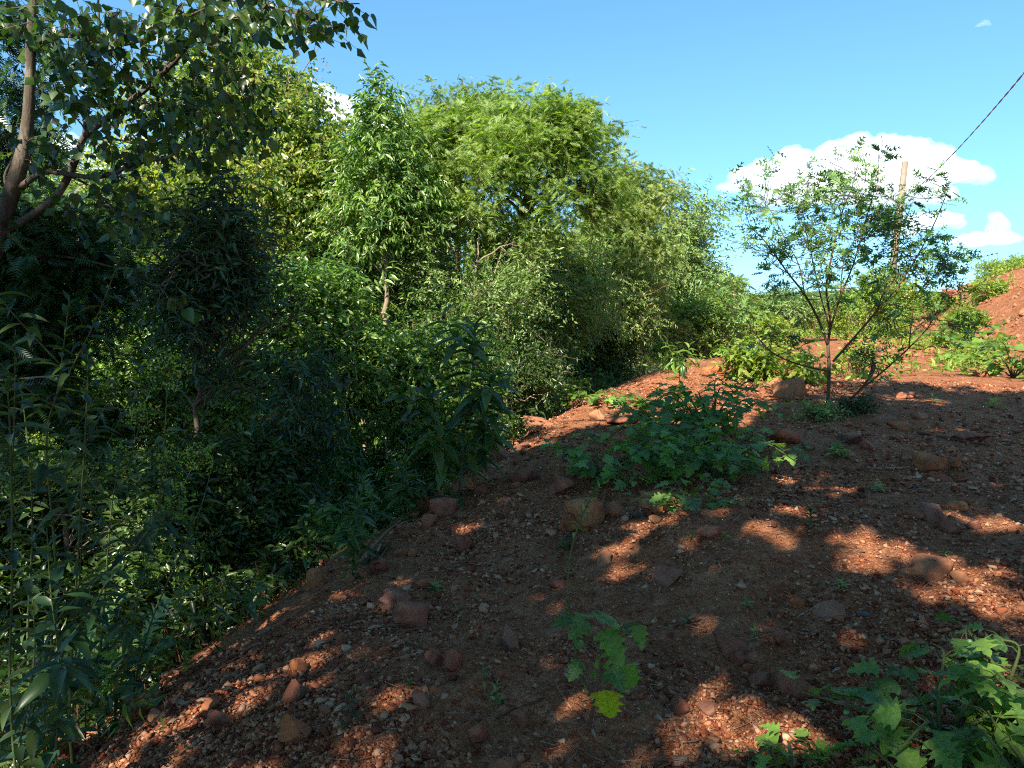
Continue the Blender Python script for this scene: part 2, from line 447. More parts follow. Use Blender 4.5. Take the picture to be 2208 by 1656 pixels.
M['fruit_yellow'] = speckled('pale_yellow_fruit', [(0.45, 0.40, 0.08), (0.55, 0.48, 0.12)], 0.4, 0.001, 30, 0.2, 0.5)
M['flower'] = foliage('small_pale_flowers', [(0.45, 0.42, 0.32), (0.62, 0.58, 0.45)], 0.3, 0.7, 0.2)
M['concrete'] = speckled('weathered_concrete', [(0.187, 0.15, 0.107), (0.223, 0.183, 0.132), (0.25, 0.207, 0.153)], 0.9, 0.004, 3, 0.2)
M['metal'] = speckled('galvanised_metal', [(0.25, 0.26, 0.28), (0.4, 0.41, 0.43)], 0.45, 0.001, 8, 0.2, 0.6)
M['cable'] = speckled('dark_cable_insulation', [(0.20, 0.09, 0.14), (0.30, 0.13, 0.20)], 0.6, 0.002, 8, 0.3)
M['porcelain'] = speckled('porcelain', [(0.45, 0.42, 0.38), (0.6, 0.57, 0.52)], 0.3, 0.001, 8, 0.2, 0.6)
M['hill'] = foliage('far_wooded_hill', [(0.03, 0.06, 0.03), (0.05, 0.09, 0.04)], 0.1, 0.9, 0.1, 0.02)
# ------------------------------------------------------------------ geometry builders
def tube(P, R, n=6, cap=True):
    """tapering tube along the points P"""
    P = np.asarray(P, float); m = len(P)
    R = np.asarray(R, float) * np.ones(m)
    T = np.gradient(P, axis=0); T /= np.linalg.norm(T, axis=1, keepdims=True) + 1e-12
    ref = np.array([0.0, 0, 1]) if abs(T[:, 2]).mean() < 0.8 else np.array([1.0, 0, 0])
    A = np.cross(T, ref); A /= np.linalg.norm(A, axis=1, keepdims=True) + 1e-12
    B = np.cross(T, A)
    an = np.arange(n) / n * 2 * math.pi
    V = P[:, None] + R[:, None, None] * (A[:, None] * np.cos(an)[None, :, None] + B[:, None] * np.sin(an)[None, :, None])
    i = np.arange(m - 1)[:, None] * n; j = np.arange(n)[None]
    F = np.stack([i + j, i + (j + 1) % n, i + n + (j + 1) % n, i + n + j], -1).reshape(-1, 4)
    V = V.reshape(-1, 3)
    caps = np.empty((0, 3), int)
    if cap:
        V = np.vstack([V, P[0], P[-1]])
        a, b = m * n, m * n + 1; j = np.arange(n)
        caps = np.vstack([np.stack([np.full(n, a), (j + 1) % n, j], -1), np.stack([np.full(n, b), (m - 1) * n + j, (m - 1) * n + (j + 1) % n], -1)])
    return V, F, caps

class Bag:
    """collects pieces for one mesh"""
    def __init__(s): s.V = []; s.Q = []; s.T = []; s.n = 0
    def add(s, V, Q=None, T=None):
        s.V.append(np.asarray(V, float))
        if Q is not None and len(Q): s.Q.append(np.asarray(Q) + s.n)
        if T is not None and len(T): s.T.append(np.asarray(T) + s.n)
        s.n += len(V)
    def tube(s, P, R, n=6, cap=True): s.add(*tube(P, R, n, cap))
    def mesh(s, name, mat, smooth=False, origin=(0, 0, 0)):
        fs = ([np.vstack(s.Q)] if s.Q else []) + ([np.vstack(s.T)] if s.T else [])
        return make_mesh(name, np.vstack(s.V) - np.asarray(origin, float), fs, mat, smooth=smooth)

def smooth_path(P, k=5):
    """Catmull-Rom through the points"""
    P = np.asarray(P, float)
    Q = np.vstack([2 * P[0] - P[1], P, 2 * P[-1] - P[-2]])
    out = []
    for i in range(1, len(Q) - 2):
        t = np.linspace(0, 1, k, endpoint=False)[:, None]
        a, b, c, d = Q[i - 1], Q[i], Q[i + 1], Q[i + 2]
        out.append(0.5 * ((2 * b) + (-a + c) * t + (2 * a - 5 * b + 4 * c - d) * t ** 2 + (-a + 3 * b - 3 * c + d) * t ** 3))
    out.append(Q[-2][None])
    return np.vstack(out)

# leaf shapes: vertices (along, across, up) and triangles
def strip_leaf(us, ws, fold=0.12, bend=0.25, ripple=0.0):
    """a blade from half-widths ws at stations us, with a sunk midrib"""
    V = []; F = []
    for i, (u, w) in enumerate(zip(us, ws)):
        z = -bend * u * u
        V += [(u, -w, z + fold * w + ripple * (i % 2)), (u, 0, z), (u, w, z + fold * w + ripple * ((i + 1) % 2))]
    for i in range(len(us) - 1):
        a = 3 * i; b = a + 3
        F += [(a, a + 1, b + 1), (a, b + 1, b), (a + 1, a + 2, b + 2), (a + 1, b + 2, b + 1)]
    return np.array(V, float), np.array(F)

def tri_clean(V, F):
    k = [f for f in F if np.linalg.norm(np.cross(V[f[1]] - V[f[0]], V[f[2]] - V[f[0]])) > 1e-7]
    return V, np.array(k)

DIAMOND = (np.array([(0, 0, 0), (0.45, -0.5, 0.08), (1, 0, -0.18), (0.45, 0.5, 0.08)], float), np.array([(0, 1, 2), (0, 2, 3)]))
LANCE = tri_clean(*strip_leaf([0, 0.3, 0.65, 1.0], [0.0, 0.5, 0.36, 0.0], 0.15, 0.3))
KITE = (np.array([(0, 0, 0), (0.38, -0.5, 0.06), (0.42, 0, -0.05), (0.38, 0.5, 0.06), (1, 0, -0.22)], float), np.array([(0, 1, 2), (0, 2, 3), (2, 1, 4), (2, 4, 3)]))
LONG = tri_clean(*strip_leaf([0, 0.15, 0.4, 0.65, 0.85, 1.0], [0.03, 0.35, 0.5, 0.40, 0.2, 0.0], 0.2, 0.45))
HEART = tri_clean(*strip_leaf([-0.06, 0.06, 0.25, 0.5, 0.75, 1.0], [0.22, 0.44, 0.5, 0.38, 0.16, 0.0], 0.2, 0.25))

def feather_leaf(pairs=9, w=0.5):
    V = []; F = []
    for i in range(pairs):
        u = 0.12 + 0.85 * i / pairs
        l = w * math.sin(math.pi * (0.12 + 0.8 * (i + 0.5) / pairs)) ** 0.6
        z = -0.25 * u * u; h = 0.42 / pairs
        for s in (-1, 1):
            b = len(V)
            V += [(u - h, 0, z), (u + h, 0, z), (u + h + 0.10, s * l, z - 0.08 * l), ]
            F += [(b, b + 1, b + 2)]
    b = len(V)
    V += [(0, -0.008, 0), (0, 0.008, 0), (1, 0, -0.25)]
    F += [(b, b + 1, b + 2)]
    return np.array(V, float), np.array(F)
FEATHER = feather_leaf(6)
FEATHER_FINE = feather_leaf(8, 0.42)

def lobed_leaf(kind=0):
    """angular-lobed nightshade leaf; spikes of the outline kept as steps of half-width"""
    us = [0.0, 0.03, 0.09, 0.20, 0.26, 0.34, 0.46, 0.50, 0.58, 0.69, 0.73, 0.84, 0.92, 1.0]
    ws = [0.02, 0.16, 0.34, 0.52, 0.27, 0.30, 0.53, 0.24, 0.24, 0.40, 0.15, 0.17, 0.09, 0.0]
    if kind == 1: ws = [0.02, 0.20, 0.38, 0.48, 0.30, 0.34, 0.47, 0.27, 0.26, 0.36, 0.18, 0.19, 0.10, 0.0]
    if kind == 2: ws = [0.02, 0.12, 0.26, 0.54, 0.22, 0.30, 0.56, 0.20, 0.22, 0.42, 0.13, 0.15, 0.08, 0.0]
    V, F = strip_leaf(us, ws, 0.14, 0.30)
    r = np.random.default_rng(kind)
    V[:, 2] += 0.05 * np.sin(V[:, 0] * 17 + kind * 2) * np.abs(V[:, 1]) * 2 + r.normal(0, 0.012, len(V)) * (np.abs(V[:, 1]) > 0)
    V[:, 1] *= 0.95
    return tri_clean(V, F)

def cut_leaf(n=5, seed=0):
    """narrow leaf cut into pointed lobes"""
    r = np.random.default_rng(seed)
    V = []; F = []
    V += [(0, -0.015, 0), (0, 0.015, 0), (1, 0, -0.2)]; F += [(0, 1, 2)]
    V += [(0.55, -0.05, -0.05), (1.0, 0, -0.2), (0.55, 0.05, -0.05), (0.1, 0, 0)]; F += [(3, 4, 5), (6, 3, 5)]
    for i in range(n):
        u = 0.15 + 0.65 * i / (n - 1)
        l = (0.34 * math.sin(math.pi * (0.25 + 0.6 * i / (n - 1)))) * r.uniform(0.85, 1.15)
        for s in (-1, 1):
            b = len(V); z = -0.2 * u * u
            V += [(u - 0.07, 0, z), (u + 0.09, 0, z), (u + 0.17, s * l * 0.6, z + 0.02), (u + 0.20, s * l, z - 0.04), (u + 0.02, s * l * 0.55, z + 0.02)]
            F += [(b, b + 1, b + 2), (b, b + 2, b + 4), (b + 4, b + 2, b + 3)]
    return np.array(V, float), np.array(F)
CUT = cut_leaf()

def unit(v): return v / (np.linalg.norm(v, axis=-1, keepdims=True) + 1e-12)

def scatter(bag, T, O, D, U, L, Wd):
    """put the leaf shape T at origins O, pointing along D, facing U, length L, width Wd"""
    V, F = T
    D = unit(D); S = unit(np.cross(U, D)); Nn = np.cross(D, S)
    L = np.asarray(L)[:, None, None] if np.ndim(L) else L
    Wd = np.asarray(Wd)[:, None, None] if np.ndim(Wd) else Wd
    P = O[:, None] + D[:, None] * (V[None, :, 0:1] * L) + S[:, None] * (V[None, :, 1:2] * Wd) + Nn[:, None] * (V[None, :, 2:3] * L)
    n = len(O); k = len(V)
    idx = (np.arange(n) * k)[:, None, None] + F[None]
    bag.add(P.reshape(-1, 3), None, idx.reshape(-1, 3))

def blob_points(blobs, n, rng, shell=0.45, gap=0.0, gapscale=1.2):
    """points inside ellipsoids (cx,cy,cz,rx,ry,rz), weighted to the outside, with noise-shaped gaps"""
    B = np.asarray(blobs, float)
    w = (B[:, 3] * B[:, 4] * B[:, 5]) ** 0.7; w /= w.sum()
    out = []; dirs = []
    got = 0
    while got < n:
        m = int((n - got) * 1.6) + 50
        k = rng.choice(len(B), m, p=w)
        d = unit(rng.normal(size=(m, 3)))
        r = rng.random(m) ** shell
        lump = 1 + 0.6 * fbm3(d * 2.1 + k[:, None] * 3.3, 3) + 0.5 * (rng.random(m) < 0.14) * rng.random(m)
        P = B[k, :3] + d * B[k, 3:] * (r * lump)[:, None]
        keep = np.ones(m, bool)
        if gap > 0: keep &= fbm3(P * gapscale + 31, 3) > (gap - 0.5) * 0.9
        P = P[keep]; d = d[keep]
        out.append(P); dirs.append(d); got += len(P)
    P = np.vstack(out)[:n]; D = np.vstack(dirs)[:n]
    return P, D

def twig_leaves(bag, wood, P, out_dir, rng, T, n_per=8, twig=0.4, leaf=0.1, width=0.4, droop=0.3, hang=0.0, up=0.35, flat=0.6, wood_frac=0.35, wr=0.004, keep=None):
    """a twig at every point of P with leaves alternating along it"""
    n = len(P)
    D = unit(out_dir * 0.8 + rng.normal(size=(n, 3)) * 0.6 + np.array([0, 0, up]))
    tl = twig * rng.uniform(0.6, 1.3, n)
    t = (np.arange(n_per) + 0.6) / n_per
    t = t[None] + rng.uniform(-0.4, 0.4, (n, n_per)) / n_per
    O = P[:, None] + D[:, None] * (t * tl[:, None])[..., None]
    O[..., 2] -= droop * (t ** 2) * tl[:, None]
    side = unit(np.cross(D, unit(rng.normal(size=(n, 3)) + [0, 0, 1.5])))
    sg = np.where(np.arange(n_per) % 2 == 0, 1.0, -1.0)
    LD = D[:, None] * 0.55 + side[:, None] * sg[None, :, None] * 0.85 + rng.normal(size=(n, n_per, 3)) * 0.3
    LD[..., 2] -= hang
    LD = unit(LD)
    U = np.array([0, 0, 1.0]) * flat + rng.normal(size=(n, n_per, 3)) * (1 - flat) + D[:, None] * 0.2
    O = O.reshape(-1, 3); LD = LD.reshape(-1, 3); U = U.reshape(-1, 3)
    L = leaf * rng.uniform(0.45, 1.4, len(O))
    if keep is not None:
        k = keep(O); O, LD, U, L = O[k], LD[k], U[k], L[k]
    scatter(bag, T, O, LD, U, L, L * width)
    if wood is not None and wood_frac > 0:
        k = np.where(rng.random(n) < wood_frac)[0]
        A = P[k] - D[k] * 0.15 * tl[k][:, None]; Bp = P[k] + D[k] * tl[k][:, None]; Bp[:, 2] -= droop * tl[k]
        thin_sticks(wood, A, Bp, wr)

def thin_sticks(bag, A, B, r):
    """three-sided sticks from A to B"""
    n = len(A)
    if n == 0: return
    D = unit(B - A); S = unit(np.cross(D, [0.3, 0.2, 1.0])); Tt = np.cross(D, S)
    V = []
    for P, rr in ((A, r), (B, r * 0.4)):
        for a in (0, 2.094, 4.189):
            V.append(P + (S * math.cos(a) + Tt * math.sin(a)) * (np.asarray(rr)[..., None] if np.ndim(rr) else rr))
    V = np.stack(V, 1)
    F = np.array([(0, 1, 4, 3), (1, 2, 5, 4), (2, 0, 3, 5)])
    bag.add(V.reshape(-1, 3), ((np.arange(n) * 6)[:, None, None] + F[None]).reshape(-1, 4))

def limb(bag, A, B, r0, r1, rng, sag=0.15, k=6, n=5):
    """a crooked branch from A to B"""
    A = np.asarray(A, float); B = np.asarray(B, float)
    L = np.linalg.norm(B - A)
    t = np.linspace(0, 1, k)[:, None]
    P = A + (B - A) * t
    P += np.array([0, 0, 1.0]) * (np.sin(t * math.pi) * sag * L)
    P[1:-1] += rng.normal(size=(k - 2, 3)) * 0.035 * L
    bag.tube(P, r0 + (r1 - r0) * np.linspace(0, 1, k) ** 0.8, n, False)
    return P

def pblob(px, py, rx, ry, Y, deep=0.8):
    """ellipsoid that shows as rx by ry photograph pixels around (px, py)"""
    c = at(px, py, Y)
    a = px_at(Y, rx); b = px_at(Y, ry)
    return (*c, a, max(a, b) * deep, b)

def ground_z(x, y): return float(height(np.array([x]), np.array([y]))[0])

def build_tree(name, label, cat, Y, base_px, blobs, leafmat, T, twigs, n_per, leaf, width, seed, barkmat='bark_brown', trunk_r=0.09, twig=0.45, group=None,
               droop=0.3, hang=0.2, up=0.3, flat=0.5, gap=0.35, limbs=26, trunk_px=None, deep=0.8, extra=None, fork=0.45, wood_frac=0.3):
    rng = np.random.default_rng(seed)
    B = [pblob(b[0], b[1], b[2] * 1.1, b[3] * 1.1, b[4] if len(b) > 4 else Y, deep) for b in blobs]
    cz = np.array(B)
    if trunk_px:
        tp = np.array([at(a, b, Y) for a, b in trunk_px])
        base = tp[0].copy()
    else:
        x0 = at(base_px, 660, Y)[0]
        top = cz[np.argmax(cz[:, 2])]
        base = np.array([x0, Y, 0]); 
        tp = np.array([base, [x0 + (top[0] - x0) * 0.2, Y + (top[1] - Y) * 0.3, top[2] * 0.35], [top[0] * 0.6 + x0 * 0.4, (top[1] + Y) / 2, top[2] * 0.7], [top[0], top[1], top[2] + top[5] * 0.3]])
    base[2] = ground_z(base[0], base[1]) - 0.1
    tp[0] = base
    root = empty(name, base, label, cat, group)
    path = smooth_path(tp, 5)
    path[1:-1] += rng.normal(size=(len(path) - 2, 3)) * 0.02
    wood = Bag()
    rr = trunk_r * (1 - 0.85 * np.linspace(0, 1, len(path)) ** 0.9); rr[0] *= 1.35
    wood.tube(path, rr, 8)
    obj('trunk', wood.mesh('trunk', M[barkmat], True, base), root)
    br = Bag()
    H = path[-1, 2] - base[2]
    starts = path[int(len(path) * fork * 0.6):-1]
    Pl, _ = blob_points(B, limbs, rng, 0.6)
    for p in Pl:
        cand = starts[starts[:, 2] < max(p[2] - 0.15 * H * 0.3, starts[0, 2] + 1e-3)]
        if len(cand) == 0: cand = starts[:1]
        s = cand[rng.integers(max(0, len(cand) - 7), len(cand))]
        q = limb(br, s, p, trunk_r * 0.36, trunk_r * 0.07, rng, 0.05, 6, 5)
        for _k in range(2):
            m = q[rng.integers(2, 5)]
            limb(br, m, m + (p - s) * 0.35 + rng.normal(size=3) * 0.3 * np.linalg.norm(p - s) * 0.5, trunk_r * 0.14, trunk_r * 0.04, rng, 0.05, 4, 4)
    if T is KITE:
        T = DIAMOND; leaf *= 0.78; n_per = int(n_per * 1.25); twigs = int(twigs * 1.2)
    cr = Bag()
    P, D = blob_points(B, twigs, rng, 0.42, gap)
    ok = P[:, 2] > height(P[:, 0], P[:, 1], False) + 0.1
    P, D = P[ok], D[ok]
    twig_leaves(cr, br, P, D, rng, T, n_per, twig, leaf, width, droop, hang, up, flat, wood_frac, max(0.003, 0.0006 * Y / 2))
    obj('branches', br.mesh('branches', M[barkmat], True, base), root)
    obj('crown', cr.mesh('crown', M[leafmat], False, base), root)
    if extra:
        eT, emat, en, eleaf, ew, eb = extra
        ec = Bag(); P, D = blob_points([pblob(*b[:4], b[4] if len(b) > 4 else Y, deep) for b in eb], en, rng, 0.35, 0.4)
        twig_leaves(ec, None, P, D, rng, eT, 6, twig * 0.6, eleaf, ew, 0.3, 0.5, 0.2, 0.3, 0)
        obj('seed_clusters', ec.mesh('seed_clusters', M[emat], False, base), root)
    return root

# ------------------------------------------------------------------ ground sheet
def build_ground():
    nr = 340
    r = np.geomspace(0.35, 900, nr)
    front = np.linspace(-48, 48, 380); back = np.linspace(48, 312, 62)[1:-1]
    a = np.radians(np.concatenate([front, back]))
    na = len(a)
    X = r[:, None] * np.sin(a)[None]; Yy = r[:, None] * np.cos(a)[None]
    Z = height(X.ravel(), Yy.ravel()).reshape(X.shape)
    V = np.stack([X, Yy, Z], -1).reshape(-1, 3)
    i = np.arange(nr - 1)[:, None] * na; j = np.arange(na)[None]; jn = (j + 1) % na
    F = np.stack([i + j, i + na + j, i + na + jn, i + jn], -1).reshape(-1, 4)
    c = len(V); V = np.vstack([V, [0, 0, ground_z(0, 0)]])
    j = np.arange(na)
    T = np.stack([np.full(na, c), j, (j + 1) % na], -1)
    me = make_mesh('ground', V, [F, T], M['earth'], smooth=True)
    tag(obj('ground', me), 'red earth track with a gravelly crust, falling away to the wooded bank', kind='structure')
build_ground()
# ------------------------------------------------------------------ the wood on the left bank
G_WOOD = 'trees of the wood on the left bank'
# tall broadleaf trees behind, lit yellow-green
build_tree('broadleaf_tree', 'tallest yellow-green tree of the wood, with reddish seed clusters near its top', 'tree', 13.5, 560,
           [(550, 140, 75, 60), (575, 215, 90, 70), (480, 270, 140, 110), (640, 330, 100, 80), (560, 430, 160, 130), (720, 410, 90, 90), (680, 500, 120, 110)],
           'broad', KITE, 3800, 9, 0.125, 0.62, 11, 'bark_pale', 0.13, 0.6, G_WOOD, 0.35, 0.75, 0.3, 0.3, 0.36, 40, [(600, 1000), (590, 700), (620, 450), (600, 200)],
           extra=(DIAMOND, 'dry', 170, 0.045, 0.6, [(640, 170, 70, 40), (680, 260, 80, 70), (770, 330, 40, 50), (600, 300, 80, 50)]))
build_tree('broadleaf_tree', 'yellow-flecked broadleaf tree glowing through the dark branches of the near heart-leaved tree', 'tree', 11.5, 380,
           [(380, 420, 130, 110), (300, 500, 130, 110), (450, 500, 130, 120), (360, 600, 150, 100), (470, 380, 90, 80)],
           'broad', KITE, 2200, 9, 0.115, 0.6, 12, 'bark_pale', 0.09, 0.55, G_WOOD, 0.3, 0.7, 0.3, 0.3, 0.34, 34)
build_tree('broadleaf_tree', 'thin sunlit tree at the left edge of the picture with sky behind its crown', 'tree', 15, 120,
           [(110, 400, 90, 90), (60, 500, 100, 80), (190, 470, 90, 70), (140, 580, 120, 80)],
           'grey', KITE, 1000, 9, 0.12, 0.4, 13, 'bark_pale', 0.08, 0.6, G_WOOD, 0.3, 0.5, 0.3, 0.4, 0.48, 24)
build_tree('spire_tree', 'slender tree tapering to a leafy spire, pale trunk showing below', 'tree', 11.5, 835,
           [(817, 225, 20, 45), (815, 290, 42, 55), (828, 360, 75, 60), (845, 440, 85, 70), (800, 480, 70, 60)],
           'fresh', KITE, 1100, 8, 0.15, 0.30, 14, 'bark_pale', 0.06, 0.4, G_WOOD, 0.25, 0.9, 0.6, 0.2, 0.3, 30,
           [(850, 1000), (836, 760), (833, 600), (825, 450), (818, 190)], fork=0.8)
build_tree('acacia_tree', 'bright green feathery acacia with a broad spreading crown in the middle of the wood', 'tree', 13, 1060,
           [(1090, 285, 150, 48), (985, 320, 90, 60), (1220, 320, 100, 62), (1060, 360, 150, 70), (1180, 410, 130, 75), (1010, 440, 110, 70), (1270, 380, 50, 60), (1110, 470, 120, 60)],
           'feather', FEATHER, 3000, 8, 0.155, 0.6, 15, 'bark_brown', 0.10, 0.6, G_WOOD, 0.4, 0.35, 0.25, 0.6, 0.56, 44,
           [(1075, 900), (1085, 700), (1105, 540), (1130, 460), (1150, 400), (1190, 300)], fork=0.75)
build_tree('acacia_tree', 'olive acacia with wispy drooping tips rising behind the bright green one', 'tree', 16.5, 980,
           [(940, 245, 60, 35), (1000, 235, 60, 35), (1090, 235, 70, 30), (920, 330, 70, 80), (900, 420, 80, 80), (1260, 300, 60, 50)],
           'olive', FEATHER, 1000, 8, 0.18, 0.5, 16, 'bark_brown', 0.09, 0.7, G_WOOD, 0.5, 0.5, 0.2, 0.6, 0.4, 30)
build_tree('acacia_tree', 'olive acacia leaning right between the big bright acacia and the round-crowned tree', 'tree', 20.5, 1330,
           [(1380, 420, 70, 40), (1320, 420, 60, 50), (1330, 490, 80, 60), (1430, 455, 40, 40), (1390, 510, 60, 60), (1300, 560, 80, 60)],
           'olive', FEATHER, 1500, 8, 0.20, 0.5, 17, 'bark_brown', 0.10, 0.7, G_WOOD, 0.5, 0.5, 0.2, 0.6, 0.38, 30, [(1330, 900), (1320, 650), (1300, 560), (1400, 430)])
build_tree('round_crowned_tree', 'round-crowned light green tree at the right end of the wood', 'tree', 26, 1440,
           [(1465, 490, 78, 60), (1510, 540, 40, 50), (1430, 540, 60, 60), (1470, 610, 80, 70), (1410, 640, 60, 60), (1480, 690, 70, 50)],
           'grey', KITE, 3300, 9, 0.18, 0.4, 18, 'bark_pale', 0.16, 0.9, G_WOOD, 0.3, 0.5, 0.35, 0.4, 0.36, 36, [(1450, 900), (1450, 700), (1460, 560), (1470, 460)], deep=0.9)
# middle layer
MID = [
    ('small_leaved_tree', 'grey-green small-leaved tree filling the middle of the wood below the bright acacia', 12.0, 1030, [(1030, 540, 120, 60), (950, 590, 90, 60), (1060, 630, 110, 70), (960, 680, 90, 60)], 'grey', KITE, 2000, 8, 0.085, 0.4, 0.1, 0.4),
    ('hanging_leaved_tree', 'glossy tree with long hanging leaves below and right of the bright acacia', 16.5, 1130, [(1150, 570, 130, 60), (1210, 640, 120, 70), (1090, 690, 120, 80), (1170, 712, 90, 48)], 'grey', KITE, 3000, 8, 0.12, 0.3, 0.7, 0.2),
    ('small_leaved_tree', 'shaggy small-leaved tree overhanging the dark hollow at the edge of the track', 19.5, 1270, [(1290, 610, 110, 60), (1350, 660, 80, 60), (1250, 680, 90, 50)], 'olive', KITE, 2200, 8, 0.13, 0.34, 0.8, 0.25),
    ('leafy_shrub', 'bright fern-leaved shrub catching the sun left of the pale spire trunk', 9.0, 740, [(730, 640, 90, 60), (660, 700, 90, 70), (780, 720, 90, 70), (720, 800, 110, 70)], 'fresh', LANCE, 1300, 8, 0.12, 0.28, 0.5, 0.4),
    ('broadleaf_tree', 'leafy tree standing between the tallest tree and the spire tree', 12.8, 780, [(780, 560, 90, 70), (740, 620, 90, 80), (870, 560, 60, 60), (860, 640, 70, 70)], 'fresh', KITE, 1300, 8, 0.13, 0.4, 0.5, 0.4),
    ('leafy_shrub', 'shrub with sun-flecked leaves below the pale spire trunk', 9.0, 880, [(890, 720, 90, 70), (860, 810, 110, 80), (970, 790, 90, 80), (930, 890, 110, 70)], 'fresh', KITE, 1700, 8, 0.10, 0.42, 0.5, 0.4),
    ('leafy_shrub', 'dark small-leaved shrub at the foot of the wood beside the forked branch', 11.8, 1090, [(1090, 800, 90, 70), (1150, 830, 60, 50), (1060, 860, 70, 60)], 'dark', KITE, 1200, 8, 0.09, 0.36, 0.6, 0.4),
    ('leafy_shrub', 'dark shrub in the hollow under the shaggy tree, right of the hanging-leaved one', 20, 1290, [(1240, 770, 80, 60), (1310, 770, 70, 40), (1380, 730, 50, 50)], 'dark', KITE, 1300, 8, 0.13, 0.36, 0.6, 0.4),
    ('small_leaved_tree', 'yellow-green tree between the shaggy tree and the round-crowned tree', 23, 1390, [(1390, 580, 50, 50), (1370, 640, 60, 60), (1420, 720, 60, 40)], 'broad', KITE, 900, 8, 0.13, 0.4, 0.4, 0.4),
    ('leafy_shrub', 'bluish green shrub low at the right end of the wood', 24, 1520, [(1500, 690, 60, 45), (1550, 680, 50, 45), (1450, 740, 50, 25)], 'fresh', KITE, 900, 8, 0.14, 0.4, 0.4, 0.4),
    ('acacia_tree', 'low feathery acacia beyond the right end of the wood, sky above it', 29, 1560, [(1560, 625, 35, 30), (1590, 670, 45, 35), (1540, 660, 30, 30)], 'olive', FEATHER, 300, 7, 0.36, 0.5, 0.4, 0.6),
    ('leafy_shrub', 'grey-green shrub seen through the lower left branches of the young tree', 31, 1690, [(1690, 660, 60, 30), (1650, 680, 50, 25), (1740, 675, 40, 28)], 'grey', KITE, 1000, 8, 0.15, 0.36, 0.4, 0.4),
    ('leafy_shrub', 'bright leafy shrub behind the trunk of the young tree', 33, 1860, [(1840, 645, 70, 40), (1900, 625, 60, 40), (1800, 680, 60, 20), (1930, 655, 50, 35)], 'sunny', KITE, 1100, 8, 0.17, 0.42, 0.4, 0.4),
    ('leafy_shrub', 'dark green shrub on the horizon left of the young tree', 34, 1640, [(1630, 665, 40, 22), (1600, 690, 40, 25)], 'dark', KITE, 500, 8, 0.18, 0.42, 0.4, 0.4),
]
for i, (nm, lab, Y, bx, bl, mt, T, n, k, lf, wd, hg, fl) in enumerate(MID):
    build_tree(nm, lab, 'shrub' if 'shrub' in nm else 'tree', Y, bx, bl, mt, T, n, k, lf, wd, 40 + i, 'bark_pale' if i % 2 == 0 else 'bark_brown', 0.06, 0.4, G_WOOD if Y < 24 else None, 0.3, hg, 0.35, fl, 0.34, 18)

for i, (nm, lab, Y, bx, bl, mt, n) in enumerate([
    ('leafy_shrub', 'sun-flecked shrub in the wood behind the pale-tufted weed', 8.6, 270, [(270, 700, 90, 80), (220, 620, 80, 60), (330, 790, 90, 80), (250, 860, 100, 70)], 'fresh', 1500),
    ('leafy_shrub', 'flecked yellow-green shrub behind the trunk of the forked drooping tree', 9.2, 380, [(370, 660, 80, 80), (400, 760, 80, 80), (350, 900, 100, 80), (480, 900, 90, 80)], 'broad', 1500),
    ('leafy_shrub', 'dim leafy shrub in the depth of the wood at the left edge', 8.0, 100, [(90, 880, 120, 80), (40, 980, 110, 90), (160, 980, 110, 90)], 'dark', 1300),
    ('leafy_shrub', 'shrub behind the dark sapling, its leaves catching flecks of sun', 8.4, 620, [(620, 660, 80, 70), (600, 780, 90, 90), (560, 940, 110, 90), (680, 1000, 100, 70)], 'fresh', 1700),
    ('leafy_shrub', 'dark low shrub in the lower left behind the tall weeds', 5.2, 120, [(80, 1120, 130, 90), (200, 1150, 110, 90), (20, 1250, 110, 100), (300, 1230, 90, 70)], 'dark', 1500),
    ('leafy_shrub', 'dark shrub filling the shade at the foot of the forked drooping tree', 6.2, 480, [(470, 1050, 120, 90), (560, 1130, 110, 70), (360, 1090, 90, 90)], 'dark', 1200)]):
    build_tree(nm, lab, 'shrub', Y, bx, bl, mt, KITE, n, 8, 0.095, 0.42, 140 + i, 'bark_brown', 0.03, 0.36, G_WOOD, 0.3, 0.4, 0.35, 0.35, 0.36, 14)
# dark shaded trees close on the left
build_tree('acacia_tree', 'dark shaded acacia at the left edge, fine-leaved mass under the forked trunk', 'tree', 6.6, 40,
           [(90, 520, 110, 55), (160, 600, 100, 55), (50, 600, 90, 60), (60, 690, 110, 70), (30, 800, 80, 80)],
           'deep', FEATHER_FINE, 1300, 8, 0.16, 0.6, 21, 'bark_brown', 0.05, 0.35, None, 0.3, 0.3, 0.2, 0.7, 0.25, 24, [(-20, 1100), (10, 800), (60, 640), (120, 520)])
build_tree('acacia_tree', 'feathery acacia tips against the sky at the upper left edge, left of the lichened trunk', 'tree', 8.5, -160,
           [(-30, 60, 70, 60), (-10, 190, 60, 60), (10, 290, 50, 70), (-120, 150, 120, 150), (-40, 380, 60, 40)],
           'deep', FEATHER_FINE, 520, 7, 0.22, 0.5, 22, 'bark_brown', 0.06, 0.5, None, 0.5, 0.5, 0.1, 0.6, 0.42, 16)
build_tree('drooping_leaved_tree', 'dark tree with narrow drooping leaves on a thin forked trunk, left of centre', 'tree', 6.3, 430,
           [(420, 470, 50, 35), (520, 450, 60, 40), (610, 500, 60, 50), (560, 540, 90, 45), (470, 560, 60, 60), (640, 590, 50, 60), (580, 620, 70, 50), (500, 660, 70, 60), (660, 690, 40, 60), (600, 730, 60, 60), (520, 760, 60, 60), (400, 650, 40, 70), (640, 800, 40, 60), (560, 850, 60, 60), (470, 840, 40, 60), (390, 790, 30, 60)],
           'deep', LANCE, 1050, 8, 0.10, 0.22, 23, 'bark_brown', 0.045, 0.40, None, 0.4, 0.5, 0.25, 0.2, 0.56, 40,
           [(445, 1290), (432, 1200), (416, 1090), (420, 960), (428, 850), (424, 700), (450, 560), (500, 450)], fork=0.9)
